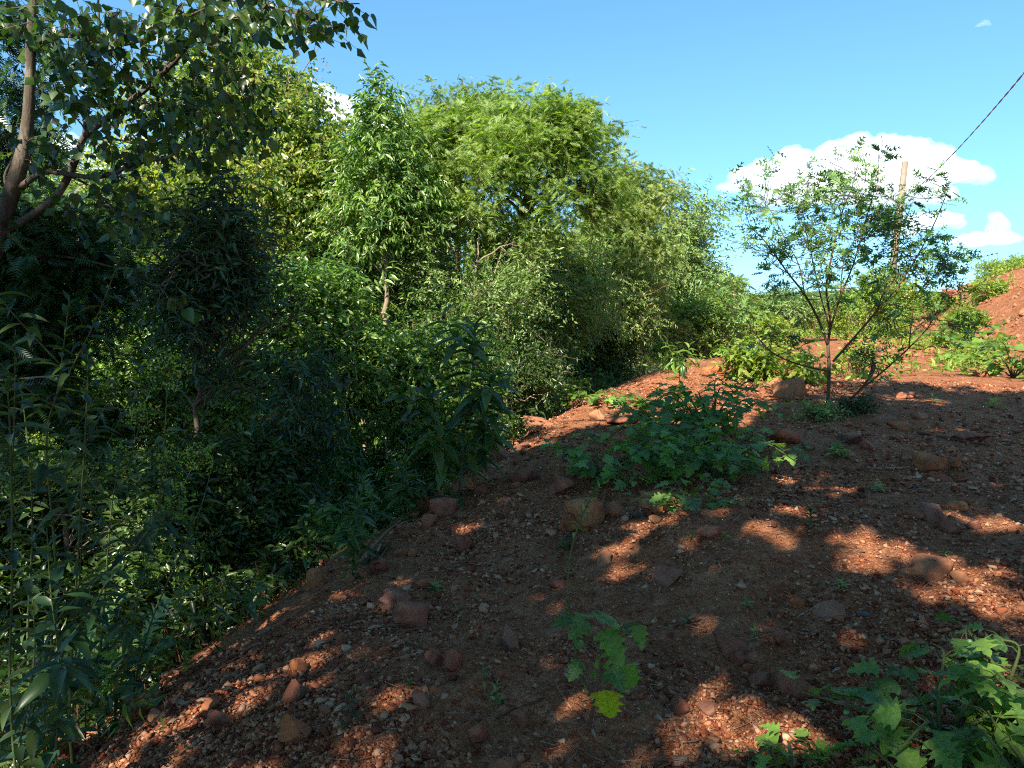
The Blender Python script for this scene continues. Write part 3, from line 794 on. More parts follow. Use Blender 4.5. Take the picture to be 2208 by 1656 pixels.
build_tree('drooping_leaved_tree', 'dark sapling of narrow drooping leaves right of the thin forked trunk, low in the shade', 'tree', 7.0, 640,
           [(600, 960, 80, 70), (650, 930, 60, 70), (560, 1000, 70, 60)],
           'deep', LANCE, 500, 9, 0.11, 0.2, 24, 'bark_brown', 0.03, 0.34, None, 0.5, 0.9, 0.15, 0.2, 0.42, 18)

# mass of undergrowth between the trunks and on the slope
def undergrowth():
    rng = np.random.default_rng(77)
    bag = Bag(); fern = Bag(); wood = Bag()
    n = 9500
    x = rng.uniform(-14, 3.5, n * 5); y = rng.uniform(1.0, 22, n * 5)
    d = poly_dist(x, y, EDGE)
    k = (d < -0.30) & (d > -11) & (x > -y * 0.95 - 2.0)
    k &= rng.random(len(x)) < np.clip(1.1 - (-d) / 14, 0.25, 1)
    x, y, d = x[k][:n], y[k][:n], d[k][:n]
    z = height(x, y)
    top = np.clip(0.30 + (-d - 0.3) * 0.62, 0.25, 3.1) * (1 + 0.9 * fbm2(x * 0.8 + 3, y * 0.8, 2))
    hgt = np.clip(rng.random(len(x)) ** 0.7 * top, 0.08, None)
    P = np.stack([x, y, z + hgt], 1)
    out = rng.normal(size=P.shape) * [1, 1, 0.4]
    q = fbm2(x * 0.7 + 40, y * 0.7, 2) + rng.normal(size=len(x)) * 0.2
    near = y < 6.5
    m = (q < 0.02) & near
    twig_leaves(bag, wood, P[m], out[m], rng, KITE, 9, 0.30, 0.095, 0.28, 0.2, 0.3, 0.5, 0.5, 0.6, 0.003)
    m = (q < 0.02) & ~near
    twig_leaves(bag, wood, P[m], out[m], rng, DIAMOND, 10, 0.36, 0.11, 0.33, 0.2, 0.3, 0.5, 0.5, 0.4, 0.004)
    m = (q >= 0.02) & (q < 0.30)
    twig_leaves(bag, wood, P[m], out[m], rng, KITE, 10, 0.30, 0.075, 0.5, 0.15, 0.2, 0.5, 0.6, 0.5, 0.003)
    m = q >= 0.30
    twig_leaves(fern, wood, P[m], out[m], rng, FEATHER, 4, 0.3, 0.20, 0.6, 0.2, 0.1, 0.5, 0.75, 0.8, 0.003)
    s = rng.random(len(x)) < 0.12
    A = np.stack([x, y, z - 0.05], 1)[s]; Bt = P[s] + rng.normal(size=(s.sum(), 3)) * 0.08
    thin_sticks(wood, A, Bt, 0.006)
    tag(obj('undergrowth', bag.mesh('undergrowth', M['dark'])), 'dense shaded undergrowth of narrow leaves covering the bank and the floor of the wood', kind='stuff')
    tag(obj('fern_undergrowth', fern.mesh('fern_undergrowth', M['fresh'])), 'feathery seedlings scattered through the undergrowth', kind='stuff')
    tag(obj('undergrowth_stems', wood.mesh('undergrowth_stems', M['stem_red'])), 'thin brown stems and twigs of the undergrowth', kind='stuff')
undergrowth()

def forest_mass():
    """the depth of the wood behind the front trees: reads as one mass"""
    rng = np.random.default_rng(5)
    bag = Bag(); wood = Bag()
    n = 8500
    x = rng.uniform(-34, 9, n * 4); y = rng.uniform(8, 40, n * 4)
    d = poly_dist(x, y, EDGE)
    front = np.where(x < -4, 14.0, 0)
    k = (d < -3.2) & (d > -17) & (y > 13 + 0.15 * np.abs(x)) & (x > -y * 0.85 - 2)
    x, y, d = x[k][:n], y[k][:n], d[k][:n]
    z0 = height(x, y, False)
    # tops stay under the crowns in front
    top = 4.2 + 1.2 * fbm2(x * 0.4, y * 0.4 + 9, 2) + 0.10 * np.clip(-x, 0, 20) - 0.02 * y
    z = z0 + rng.random(len(x)) ** 0.8 * (top - z0)
    P = np.stack([x, y, z], 1)
    out = rng.normal(size=P.shape)
    twig_leaves(bag, wood, P, out, rng, DIAMOND, 9, 0.7, 0.15, 0.45, 0.3, 0.5, 0.3, 0.4, 0.25, 0.008)
    for i in range(90):
        j = rng.integers(len(x))
        b = np.array([x[j], y[j], z0[j] - 0.1]); t = b + [rng.normal() * 0.5, rng.normal() * 0.5, rng.uniform(4, 6)]
        limb(wood, b, t, rng.uniform(0.03, 0.08), 0.02, rng, 0, 7, 6)
    tag(obj('forest_mass', bag.mesh('forest_mass', M['fresh'])), 'dense green depth of the wood behind its front trees', kind='stuff')
    tag(obj('forest_mass_stems', wood.mesh('forest_mass_stems', M['bark_brown'])), 'trunks and stems in the depth of the wood', kind='stuff')
forest_mass()
# ------------------------------------------------------------------ leaves as parts
_unit = {}
def unit_leaf(key, T, width, mat, name='leaf'):
    k = (key, width, mat)
    if k not in _unit:
        V = T[0].copy(); V[:, 1] *= width
        _unit[k] = make_mesh(name, V, [T[1]], M[mat], smooth=False)
    return _unit[k]

def leaf_objects(root, origin, keys, width, mat, O, D, U, L, limit=300, name='leaf', rest='leaves', low=None):
    """keys: list of (key, T). The leaves that show largest become parts, the rest one part"""
    O = np.asarray(O, float); D = unit(np.asarray(D, float)); U = np.asarray(U, float); L = np.asarray(L, float)
    px, py, dd = proj(O)
    inside = (dd > 0.3) & (px > -60) & (px < W0 + 60) & (py > -60) & (py < H0 + 60)
    score = np.where(inside, L / np.maximum(dd, 0.3), 0)
    order = np.argsort(-score)
    pick = [i for i in order[:limit] if score[i] > 0]
    restidx = np.setdiff1d(np.arange(len(O)), pick)
    org = Vector(origin)
    for n_, i in enumerate(pick):
        key, T = keys[i % len(keys)]
        me = unit_leaf(key, T, width, mat, name)
        d = D[i]; s = unit(np.cross(U[i], d)); nn = np.cross(d, s)
        o = bpy.data.objects.new(name, me)
        m = Matrix(((d[0] * L[i], s[0] * L[i], nn[0] * L[i], O[i, 0] - org.x), (d[1] * L[i], s[1] * L[i], nn[1] * L[i], O[i, 1] - org.y), (d[2] * L[i], s[2] * L[i], nn[2] * L[i], O[i, 2] - org.z), (0, 0, 0, 1)))
        o.matrix_local = m
        link(o, root)
    if len(restidx):
        b = Bag(); scatter(b, low or KITE, O[restidx], D[restidx], U[restidx], L[restidx], L[restidx] * width)
        tag(obj(rest, b.mesh(rest, M[mat], False, origin), root), kind='stuff')

def twig_frame(P, out_dir, rng, n_per, twig, leaf, droop, hang, up, flat):
    n = len(P)
    D = unit(out_dir * 0.8 + rng.normal(size=(n, 3)) * 0.5 + np.array([0, 0, up]))
    tl = twig * rng.uniform(0.6, 1.3, n)
    t = (np.arange(n_per) + 0.6) / n_per
    t = t[None] + rng.uniform(-0.3, 0.3, (n, n_per)) / n_per
    O = P[:, None] + D[:, None] * (t * tl[:, None])[..., None]
    O[..., 2] -= droop * (t ** 2) * tl[:, None]
    side = unit(np.cross(D, unit(rng.normal(size=(n, 3)) * 0.7 + [0, 0, 1.5])))
    sg = np.where(np.arange(n_per) % 2 == 0, 1.0, -1.0)
    LD = D[:, None] * 0.5 + side[:, None] * sg[None, :, None] * 0.85 + rng.normal(size=(n, n_per, 3)) * 0.25
    LD[..., 2] -= hang
    U = np.array([0, 0, 1.0]) * flat + rng.normal(size=(n, n_per, 3)) * (1 - flat) + D[:, None] * 0.3
    A = P; Bp = P + D * tl[:, None]; Bp[:, 2] -= droop * tl
    return O.reshape(-1, 3), unit(LD).reshape(-1, 3), U.reshape(-1, 3), leaf * rng.uniform(0.65, 1.25, n * n_per), A, Bp

# ------------------------------------------------------------------ near heart-leaved tree, upper left
def heart_tree():
    rng = np.random.default_rng(301)
    Y = 6.2
    def pp(L_, y0=Y, dy=0.0): return np.array([at(a, b, y0 + dy * i / max(1, len(L_) - 1)) for i, (a, b) in enumerate(L_)])
    trunk = pp([(-60, 900), (-40, 700), (-15, 560), (8, 470), (30, 400), (50, 330), (60, 260), (65, 180), (66, 100), (72, 10), (84, -120), (90, -300)])
    base = trunk[0].copy(); base[2] = ground_z(base[0], base[1]) - 0.1
    trunk = np.vstack([base, trunk])
    root = empty('heart_leaved_tree', base, 'near tree with heart-shaped leaves and a lichened forking trunk, upper left corner', 'tree')
    b = Bag(); p = smooth_path(trunk, 6)
    b.tube(p, np.interp(np.linspace(0, 1, len(p)), [0, 0.3, 0.48, 0.6, 1], [0.085, 0.07, 0.062, 0.045, 0.025]), 10)
    obj('trunk', b.mesh('trunk', M['bark_grey'], True, base), root)
    big = [
        ([(10, 500), (75, 460), (120, 425), (150, 375), (168, 330), (182, 296), (225, 260), (270, 225), (320, 188), (360, 150), (392, 115), (430, 62), (470, 10), (520, -60)], 0.034, 0.012, -0.6),
        ([(182, 296), (188, 240), (205, 180), (215, 120), (214, 60), (212, 0), (216, -60)], 0.02, 0.006, 0.5),
        ([(42, 405), (80, 378), (105, 370), (150, 376), (200, 382), (245, 375), (290, 350), (330, 345), (370, 335), (420, 290), (470, 260)], 0.026, 0.007, -0.8),
        ([(68, 112), (85, 90), (115, 77), (160, 78), (210, 88), (260, 96), (310, 84), (350, 62), (395, 40), (440, 20)], 0.024, 0.008, -0.5),
        ([(320, 190), (370, 130), (440, 120), (500, 150), (560, 160)], 0.012, 0.004, -0.3),
        ([(470, 10), (540, 5), (600, 20), (660, 35), (700, 55)], 0.016, 0.004, -0.4),
        ([(500, -40), (580, -30), (660, -15), (740, 5), (775, 8)], 0.016, 0.004, -0.4),
        ([(60, 400), (25, 420), (10, 380), (35, 330), (50, 270)], 0.014, 0.006, 0.3),
        ([(150, 380), (190, 400), (260, 460), (330, 500), (400, 560), (440, 600)], 0.012, 0.004, -0.3),
        ([(182, 296), (250, 300), (330, 320), (400, 310)], 0.012, 0.004, 0.4),
        ([(20, 560), (110, 552), (180, 560), (240, 575), (300, 588), (370, 590)], 0.014, 0.004, 0.2),
    ]
    paths = []
    for L_, r0, r1, dy in big:
        P = smooth_path(pp(L_, Y, dy), 5)
        bb = Bag(); bb.tube(P, np.linspace(r0, r1, len(P)), 7)
        obj('branch', bb.mesh('branch', M['bark_grey'], True, base), root)
        paths.append(P)
    # where leaves hang: pixel clumps
    clumps = [(250, 40, 60, 40, 26), (130, 60, 50, 40, 26), (160, 150, 60, 50, 36), (250, 150, 60, 50, 26), (130, 225, 50, 30, 22), (230, 230, 60, 40, 26), (330, 250, 70, 40, 36),
              (320, 130, 60, 50, 26), (420, 60, 60, 50, 40), (430, 150, 70, 60, 36), (420, 230, 70, 40, 36), (500, 50, 60, 50, 36), (560, 20, 60, 30, 30), (620, 30, 50, 30, 26), (680, 45, 35, 25, 20), (730, 5, 40, 15, 12),
              (500, 190, 60, 50, 30), (440, 300, 90, 40, 44), (330, 320, 60, 30, 26), (520, 280, 60, 40, 20), (230, 320, 40, 20, 12), (100, 330, 60, 30, 14), (50, 320, 40, 40, 12), (270, 390, 50, 30, 18), (200, 440, 80, 30, 14), (280, 470, 50, 40, 14),
              (60, 40, 50, 50, 16), (350, 590, 60, 20, 10), (320, 640, 50, 20, 10), (380, 10, 60, 30, 26), (200, 90, 60, 40, 22)]
    allp = np.vstack(paths)
    ap, bp, _ = proj(allp)
    P0 = []; dirs = []; tw = Bag()
    for cx, cy, rx, ry, n in clumps:
        n = int(n * 0.95)
        for _ in range(n):
            a, r = rng.random() * 6.283, math.sqrt(rng.random())
            q = at(cx + rx * r * math.cos(a) * 1.1, cy + ry * r * math.sin(a) * 1.1, Y + rng.normal() * 0.45 - 0.3)
            P0.append(q)
            dirs.append(rng.normal(size=3) * [1, 1, 0.3])
        q0 = at(cx, cy, Y - 0.3)
        j = np.argmin(np.linalg.norm(allp - q0, axis=1))
        limb(tw, allp[j], q0, 0.009, 0.003, rng, 0.05, 5, 5)
        for _ in range(3):
            q1 = P0[-1 - rng.integers(0, n)]
            limb(tw, q0 + (allp[j] - q0) * 0.3, q1, 0.006, 0.003, rng, 0.05, 4, 4)
    P0 = np.array(P0); dirs = np.array(dirs)
    O, D, U, L, A, B = twig_frame(P0, dirs, rng, 4, 0.26, 0.086, 0.2, 1.3, 0.1, 0.0)
    thin_sticks(tw, A, B, 0.0035)
    tag(obj('twigs', tw.mesh('twigs', M['bark_brown'], False, base), root), kind='stuff')
    leaf_objects(root, base, [('heart', HEART)], 0.78, 'heart', O, D, U, L, 300)
heart_tree()

# ------------------------------------------------------------------ young tree with cut leaves, on the track
def young_tree():
    rng = np.random.default_rng(88)
    base = gp(1785, 884); Y = base[1]
    root = empty('young_tree', base, 'young many-stemmed tree with deeply cut leaves standing on the red track', 'tree')
    stems = [
        ([(1783, 890), (1787, 830), (1787, 780), (1785, 742)], 0.036, 0.03, 0.0),
        ([(1785, 745), (1765, 690), (1735, 635), (1700, 590), (1668, 545), (1640, 510), (1606, 482)], 0.026, 0.006, -0.5),
        ([(1735, 635), (1722, 570), (1690, 510), (1665, 460), (1650, 440)], 0.014, 0.005, 0.4),
        ([(1785, 745), (1790, 690), (1782, 620), (1796, 540), (1815, 460), (1838, 400), (1855, 330)], 0.026, 0.005, 0.2),
        ([(1787, 700), (1770, 640), (1752, 560), (1738, 500), (1730, 450)], 0.016, 0.005, 0.5),
        ([(1790, 710), (1812, 640), (1840, 570), (1862, 490), (1880, 430), (1893, 390)], 0.018, 0.005, -0.4),
        ([(1796, 780), (1840, 730), (1890, 672), (1935, 620), (1985, 540), (2020, 470), (2044, 410)], 0.024, 0.005, -0.3),
        ([(1890, 672), (1915, 600), (1930, 540), (1930, 480)], 0.014, 0.004, 0.5),
        ([(1800, 880), (1850, 845), (1905, 800), (1960, 750), (2005, 700), (2035, 640), (2060, 585)], 0.022, 0.005, 0.5),
        ([(1960, 750), (1965, 700), (1975, 640), (2010, 600), (2040, 560)], 0.012, 0.004, 0.1),
        ([(1782, 800), (1720, 785), (1665, 760), (1625, 715), (1600, 670), (1588, 640)], 0.018, 0.005, -0.5),
        ([(1812, 640), (1820, 560), (1850, 500), (1850, 430)], 0.012, 0.004, 0.3),
    ]
    P0 = []; dr = []; tips = []
    for k, (L_, r0, r1, dy) in enumerate(stems):
        n = len(L_)
        pts = np.array([at(a, b, Y + (0 if k == 0 else dy * i / (n - 1))) for i, (a, b) in enumerate(L_)])
        if k in (0, 8): pts[0, 2] = ground_z(pts[0, 0], pts[0, 1]) - 0.05
        P = smooth_path(pts, 5); b = Bag(); b.tube(P, np.linspace(r0, r1, len(P)) * 0.78, 7)
        obj('trunk' if k == 0 else 'stem', b.mesh('stem', M['trunk_green' if k == 0 else 'stem_red'], True, base), root)
        if k == 0: continue
        s0 = int(len(P) * 0.28)
        for _ in range(18 if k != 10 else 12):
            j = rng.integers(s0, len(P))
            P0.append(P[j]); up = rng.uniform(-0.1, 0.9)
            dr.append(np.array([rng.normal() * 1.0, rng.normal() * 0.7, up]))
        tips.append(P[-1])
    tw = Bag(); P1 = []; D1 = []
    for p, d in zip(P0, dr):
        d = d / np.linalg.norm(d); l = rng.uniform(0.25, 0.75)
        q = p + d * l
        limb(tw, p, q, 0.006, 0.003, rng, -0.04, 5, 4)
        for t in (0.45, 0.7, 0.95):
            P1.append(p + d * l * t); D1.append(d + rng.normal(size=3) * 0.6)
    for p in tips:
        for _ in range(3): P1.append(p - [0, 0, rng.uniform(0, 0.3)]); D1.append(np.array([rng.normal() * 0.6, rng.normal() * 0.5, 1.0]))
    P1 = np.array(P1); D1 = np.array(D1)
    O, D, U, L, A, B = twig_frame(P1, unit(D1), rng, 4, 0.24, 0.155, 0.1, 0.15, 0.35, 0.45)
    thin_sticks(tw, A, B, 0.003)
    tag(obj('twigs', tw.mesh('twigs', M['stem_red'], False, base), root), kind='stuff')
    leaf_objects(root, base, [('cut%d' % i, cut_leaf(5, i)) for i in range(3)], 0.95, 'pinnate', O, D, U, L, 300, low=cut_leaf(3, 7))
    fl = Bag()
    c = np.vstack([np.array(tips), P1[rng.choice(len(P1), 26)] + [0, 0, 0.2]])
    Pf = np.repeat(c, 14, axis=0) + rng.normal(size=(len(c) * 14, 3)) * 0.03
    scatter(fl, DIAMOND, Pf, rng.normal(size=Pf.shape), rng.normal(size=Pf.shape), 0.022, 0.022)
    tag(obj('flower_clusters', fl.mesh('flower_clusters', M['flower'], False, base), root), kind='stuff')
    # reddish dead stick leaning at its foot
    st = [gp(1802, 895), at(1850, 845, Y + 0.1), at(1874, 815, Y + 0.1), at(1884, 790, Y + 0.15), at(1880, 772, Y + 0.15)]
    b = Bag(); b.tube(smooth_path(st, 4), [0.016] * 9 + [0.03, 0.034, 0.034, 0.03, 0.022, 0.014, 0.01, 0.01], 6)
    tag(obj('dead_stick', b.mesh('dead_stick', M['stem_red'], True)), 'dark reddish dead stick leaning up at the foot of the young tree', 'stick')
young_tree()

# ------------------------------------------------------------------ weeds with a leafy stem
def weed(label, path, leaf_px, n, mat='weed', width=0.30, seed=0, from_t=0.15, stem_r=None, name='tall_weed', cat='weed', group=None, branches=0, hang=0.35, T=None, stemmat='stem_green', flowers=None, key=None, parts=True):
    """path: photograph pixels with depths [(px, py, Y), ...], rooted on the ground under the first"""
    rng = np.random.default_rng(seed)
    pts = np.array([at(*p) for p in path])
    base = pts[0].copy(); gz = ground_z(base[0], base[1])
    root = empty(name, (base[0], base[1], gz), label, cat, group)
    org = np.array([base[0], base[1], gz])
    if pts[0, 2] > gz + 0.02: pts = np.vstack([[base[0], base[1], gz - 0.03], pts])
    Y = pts[:, 1].mean(); leaf = px_at(Y, leaf_px)
    stem_r = stem_r or max(0.003, px_at(Y, 3.2))
    P = smooth_path(pts, 8)
    stems = [(P, stem_r, n)]
    Ltot = np.linalg.norm(P[-1] - P[0])
    for k in range(branches):
        j = rng.integers(int(len(P) * 0.3), int(len(P) * 0.85))
        d = unit(P[min(j + 3, len(P) - 1)] - P[j] + rng.normal(size=3) * [0.6, 0.6, 0.1] * np.linalg.norm(P[min(j + 3, len(P) - 1)] - P[j]) * 1.4)
        e = P[j] + d * Ltot * rng.uniform(0.22, 0.4)
        Q = smooth_path([P[j], P[j] * 0.5 + e * 0.5 + [0, 0, -0.02], e + [0, 0, 0.05]], 6)
        stems.append((Q, stem_r * 0.6, int(n * 0.45)))
    O = []; D = []; U = []; L = []
    for si, (Q, r, m) in enumerate(stems):
        b = Bag(); b.tube(Q, np.linspace(r, r * 0.35, len(Q)), 6)
        obj('stem', b.mesh('stem', M[stemmat], True, org), root)
        az = rng.random() * 6.28
        m = int(m * 1.35)
        for i in range(m):
            t = from_t + (1 - from_t) * (i + rng.random() * 0.5) / m
            t = min(t, 0.995)
            f = t * (len(Q) - 1); j = int(f); p = Q[j] + (Q[min(j + 1, len(Q) - 1)] - Q[j]) * (f - j)
            ax = unit(Q[min(j + 1, len(Q) - 1)] - Q[max(j - 1, 0)])
            az += 2.4
            s = np.array([math.cos(az), math.sin(az), 0])
            tip = t ** 3
            d = s * (1 - 0.5 * tip) + ax * (0.35 + 0.8 * tip) - np.array([0, 0, hang * rng.uniform(0.3, 1.5) * (1 - tip)])
            O.append(p); D.append(d); U.append(np.array([0, 0, 1.0]) + ax * 0.2 + rng.normal(size=3) * 0.25)
            L.append(leaf * (1 - 0.55 * tip) * rng.uniform(0.75, 1.15))
    leaf_objects(root, org, [(key or 'long', T or LONG)], width, mat, O, D, U, L, 300 if parts else 0, low=LANCE)
    if flowers:
        fl = Bag(); tops = np.array([q[0][-1] for q in stems])
        k = flowers
        Pf = np.repeat(tops, k, axis=0); dd = unit(rng.normal(size=Pf.shape) + [0, 0, 0.4]); rr = rng.random(len(Pf))[:, None] ** 0.5 * leaf * 0.75
        E = Pf + dd * rr
        thin_sticks(fl, Pf, E, 0.0012)
        fl2 = Bag(); E2 = np.repeat(E, 4, axis=0) + rng.normal(size=(len(E) * 4, 3)) * 0.008
        scatter(fl2, DIAMOND, E2, rng.normal(size=E2.shape), rng.normal(size=E2.shape), 0.012, 0.010)
        tag(obj('flowers', fl2.mesh('flowers', M['sunny'], False, org), root), kind='stuff')
        tag(obj('flower_stalks', fl.mesh('flower_stalks', M['stem_green'], False, org), root), kind='stuff')
    return root

# tall lance-leaved weeds, close on the left
TW = 'tall lance-leaved weeds close on the left'
weed('tall weed nearest the left edge, its stem lit pale green at the bottom', [(22, 1500, 2.5), (26, 1250, 2.5), (24, 1000, 2.5), (18, 860, 2.5), (14, 830, 2.5)], 75, 20, seed=1, group=TW, branches=2)
weed('tallest weed at the left, its tip in front of the dark acacia', [(95, 1560, 2.9), (120, 1250, 2.9), (100, 960, 2.9), (125, 840, 2.9), (138, 740, 2.9), (150, 640, 2.9)], 62, 34, seed=2, group=TW, branches=4)
weed('weed with a pale tuft of young leaves at its top before the flecked gap', [(150, 1540, 2.8), (165, 1250, 2.8), (180, 1000, 2.8), (188, 850, 2.8), (190, 745, 2.8)], 62, 28, seed=3, group=TW, branches=4)
weed('weed curving right across the picture with a round flower head at its tip', [(60, 1560, 2.7), (110, 1360, 2.7), (215, 1245, 2.8), (300, 1170, 2.8), (345, 1090, 2.9), (365, 1000, 2.9)], 66, 22, seed=4, group=TW, branches=2, flowers=60)
weed('weed with a small flower cluster beside the foot of the thin forked trunk', [(150, 1500, 3.2), (200, 1320, 3.2), (262, 1200, 3.2), (320, 1140, 3.2), (350, 1110, 3.2)], 60, 20, seed=5, group=TW, branches=2, flowers=60)
weed('broad-leaved dark weed standing low in the left bottom corner', [(120, 1640, 2.4), (130, 1450, 2.4), (110, 1280, 2.4), (100, 1130, 2.4)], 92, 22, seed=6, group=TW, width=0.36, branches=2, mat='deep')
weed('weed with two upright flower sprays left of the thin forked trunk', [(210, 1500, 3.4), (225, 1300, 3.4), (240, 1100, 3.4), (262, 985, 3.4)], 55, 26, seed=7, group=TW, branches=3, flowers=70)
weed('slim weed between the tallest weed and the dark acacia foot', [(60, 1400, 3.4), (70, 1150, 3.4), (62, 980, 3.4), (45, 830, 3.4)], 50, 24, seed=8, group=TW, branches=2)
weed('leafy weed bending over the lit forest floor at the lower left', [(250, 1520, 3.3), (285, 1380, 3.3), (300, 1260, 3.4), (335, 1160, 3.4)], 55, 22, seed=9, group=TW, branches=2)
weed('pale-stemmed weed leaning right in front of the thin forked trunk', [(290, 1480, 3.6), (330, 1330, 3.6), (400, 1170, 3.6), (412, 1120, 3.6)], 48, 20, seed=10, group=TW, branches=2)
weed('low weed with backlit leaves in the bottom left corner', [(40, 1640, 2.3), (60, 1520, 2.3), (75, 1400, 2.3), (70, 1290, 2.3)], 70, 18, seed=11, group=TW, width=0.4, branches=1, mat='weed')
# large-leaved plants at the brow of the bank, centre
g = gp(1000, 1065)
BR = 'large-leaved saplings on the brow of the bank'
weed('large-leaved sapling on the brow of the bank, tallest of its clump', [(990, 1075, g[1]), (1000, 950, g[1]), (1012, 850, g[1]), (1022, 760, g[1]), (1025, 700, g[1])], 80, 30, 'dark', 0.34, 21, 0.12, 0.010, 'sapling', 'sapling', BR, 2, 0.45)
weed('large-leaved sapling left of the tallest one on the brow of the bank', [(960, 1080, g[1] - 0.3), (950, 960, g[1] - 0.3), (930, 880, g[1] - 0.3), (918, 800, g[1] - 0.3)], 70, 24, 'dark', 0.36, 22, 0.15, 0.008, 'sapling', 'sapling', BR, 2, 0.45)
weed('large-leaved sapling leaning right toward the flat orange rock', [(1010, 1060, g[1] + 0.2), (1040, 950, g[1] + 0.2), (1055, 860, g[1] + 0.2), (1060, 810, g[1] + 0.2)], 66, 22, 'dark', 0.34, 23, 0.15, 0.008, 'sapling', 'sapling', BR, 1, 0.5)
weed('leafy sapling at the brow of the bank above the pile of dry stalks', [(880, 1110, g[1] - 0.5), (870, 1010, g[1] - 0.5), (880, 930, g[1] - 0.5)], 52, 20, 'dark', 0.32, 24, 0.1, 0.007, 'sapling', 'sapling', None, 3, 0.3)
weed('bushy sapling on the bank left of the dry stalks', [(760, 1200, 4.6), (770, 1100, 4.6), (790, 1020, 4.6)], 46, 22, 'dark', 0.32, 25, 0.1, 0.007, 'sapling', 'sapling', None, 3, 0.3)
# foreground: tall thin stem
g = gp(1266, 1500)
weed('tall thin green stem with tufts of narrow leaves near its top, foreground centre', [(1268, 1502, g[1]), (1240, 1400, g[1]), (1226, 1300, g[1]), (1228, 1210, g[1]), (1245, 1140, g[1]), (1268, 1085, g[1]), (1292, 1050, g[1])], 36, 15, 'fresh', 0.24, 31, 0.62, 0.0065, 'tall_weed', 'weed', None, 0, 0.2)
g = gp(1460, 905)
weed('drooping sapling with wilting leaves between the track edge and the nightshade bush', [(1452, 900, g[1]), (1462, 850, g[1]), (1465, 800, g[1]), (1462, 765, g[1])], 40, 20, 'fresh', 0.26, 32, 0.25, 0.010, 'sapling', 'sapling', None, 3, 1.2)
# small seedlings on the track
SEED = [(752, 1560, 66, 40, 'dark seedling with five broad drooping leaves, lower left of the track', 'weed', 8), (1042, 1475, 38, 28, 'bright seedling left of the small twin-stemmed one', 'fresh', 6), (1068, 1520, 46, 30, 'small bright seedling above the angular foreground stone', 'fresh', 9),
        (1745, 1140, 40, 34, 'grassy tuft of narrow leaves right of the nightshade bush', 'weed', 14), (2035, 1200, 22, 16, 'tiny vivid green seedling above the large flat lit rock', 'sunny', 8), (1800, 985, 22, 40, 'low fresh green seedling on the track before the young tree', 'fresh', 14),
        (1560, 1165, 18, 18, 'tiny yellow-green seedling on the lit streak', 'sunny', 7), (1625, 1375, 18, 22, 'small seedling on the gravel above the dark curved stone', 'fresh', 8), (1480, 1345, 16, 30, 'dark low seedling right of the foreground plant', 'weed', 7),
        (935, 1275, 16, 26, 'low grey-green seedling above the pale brown rock', 'grey', 12), (985, 1325, 16, 20, 'tiny curled seedling right of the dark red rock', 'fresh', 7), (1610, 1310, 18, 22, 'small feathery seedling on the gravel of the middle track', 'fresh', 9),
        (1220, 1185, 26, 34, 'leafy seedling at the foot of the ochre boulders', 'weed', 12), (1810, 1270, 16, 26, 'seedling below the lit streak left of the flat rock', 'fresh', 9), (1490, 1160, 14, 18, 'tiny seedling under the nightshade bush', 'sunny', 6),
        (1895, 1060, 14, 26, 'pale seedling beside the light ochre rock', 'grey', 10), (2010, 870, 14, 24, 'small seedling on the shadow line at the right', 'fresh', 8), (2140, 880, 16, 30, 'yellow-green seedling at the right edge of the shadow line', 'sunny', 10),
        (880, 1480, 14, 20, 'tiny seedling beside the pale tilted stone', 'fresh', 6), (1380, 880, 14, 40, 'low creeping seedling on the lit brow left of the drooping sapling', 'nightshade', 14)]
for i, (px, py, hp, lp, lab, mt, n) in enumerate(SEED):
    q = gp(px, py); k = px_at(q[1], 1)
    weed(lab, [(px, py, q[1]), (px + 2, py - hp * 0.5, q[1]), (px + 3, py - hp, q[1])], lp, n, mt, 0.3, 60 + i, 0.1, max(0.0015, k * 1.2), 'seedling', 'seedling', 'seedlings scattered over the track', 0, 0.1, LANCE, key='lance', parts=hp > 30)

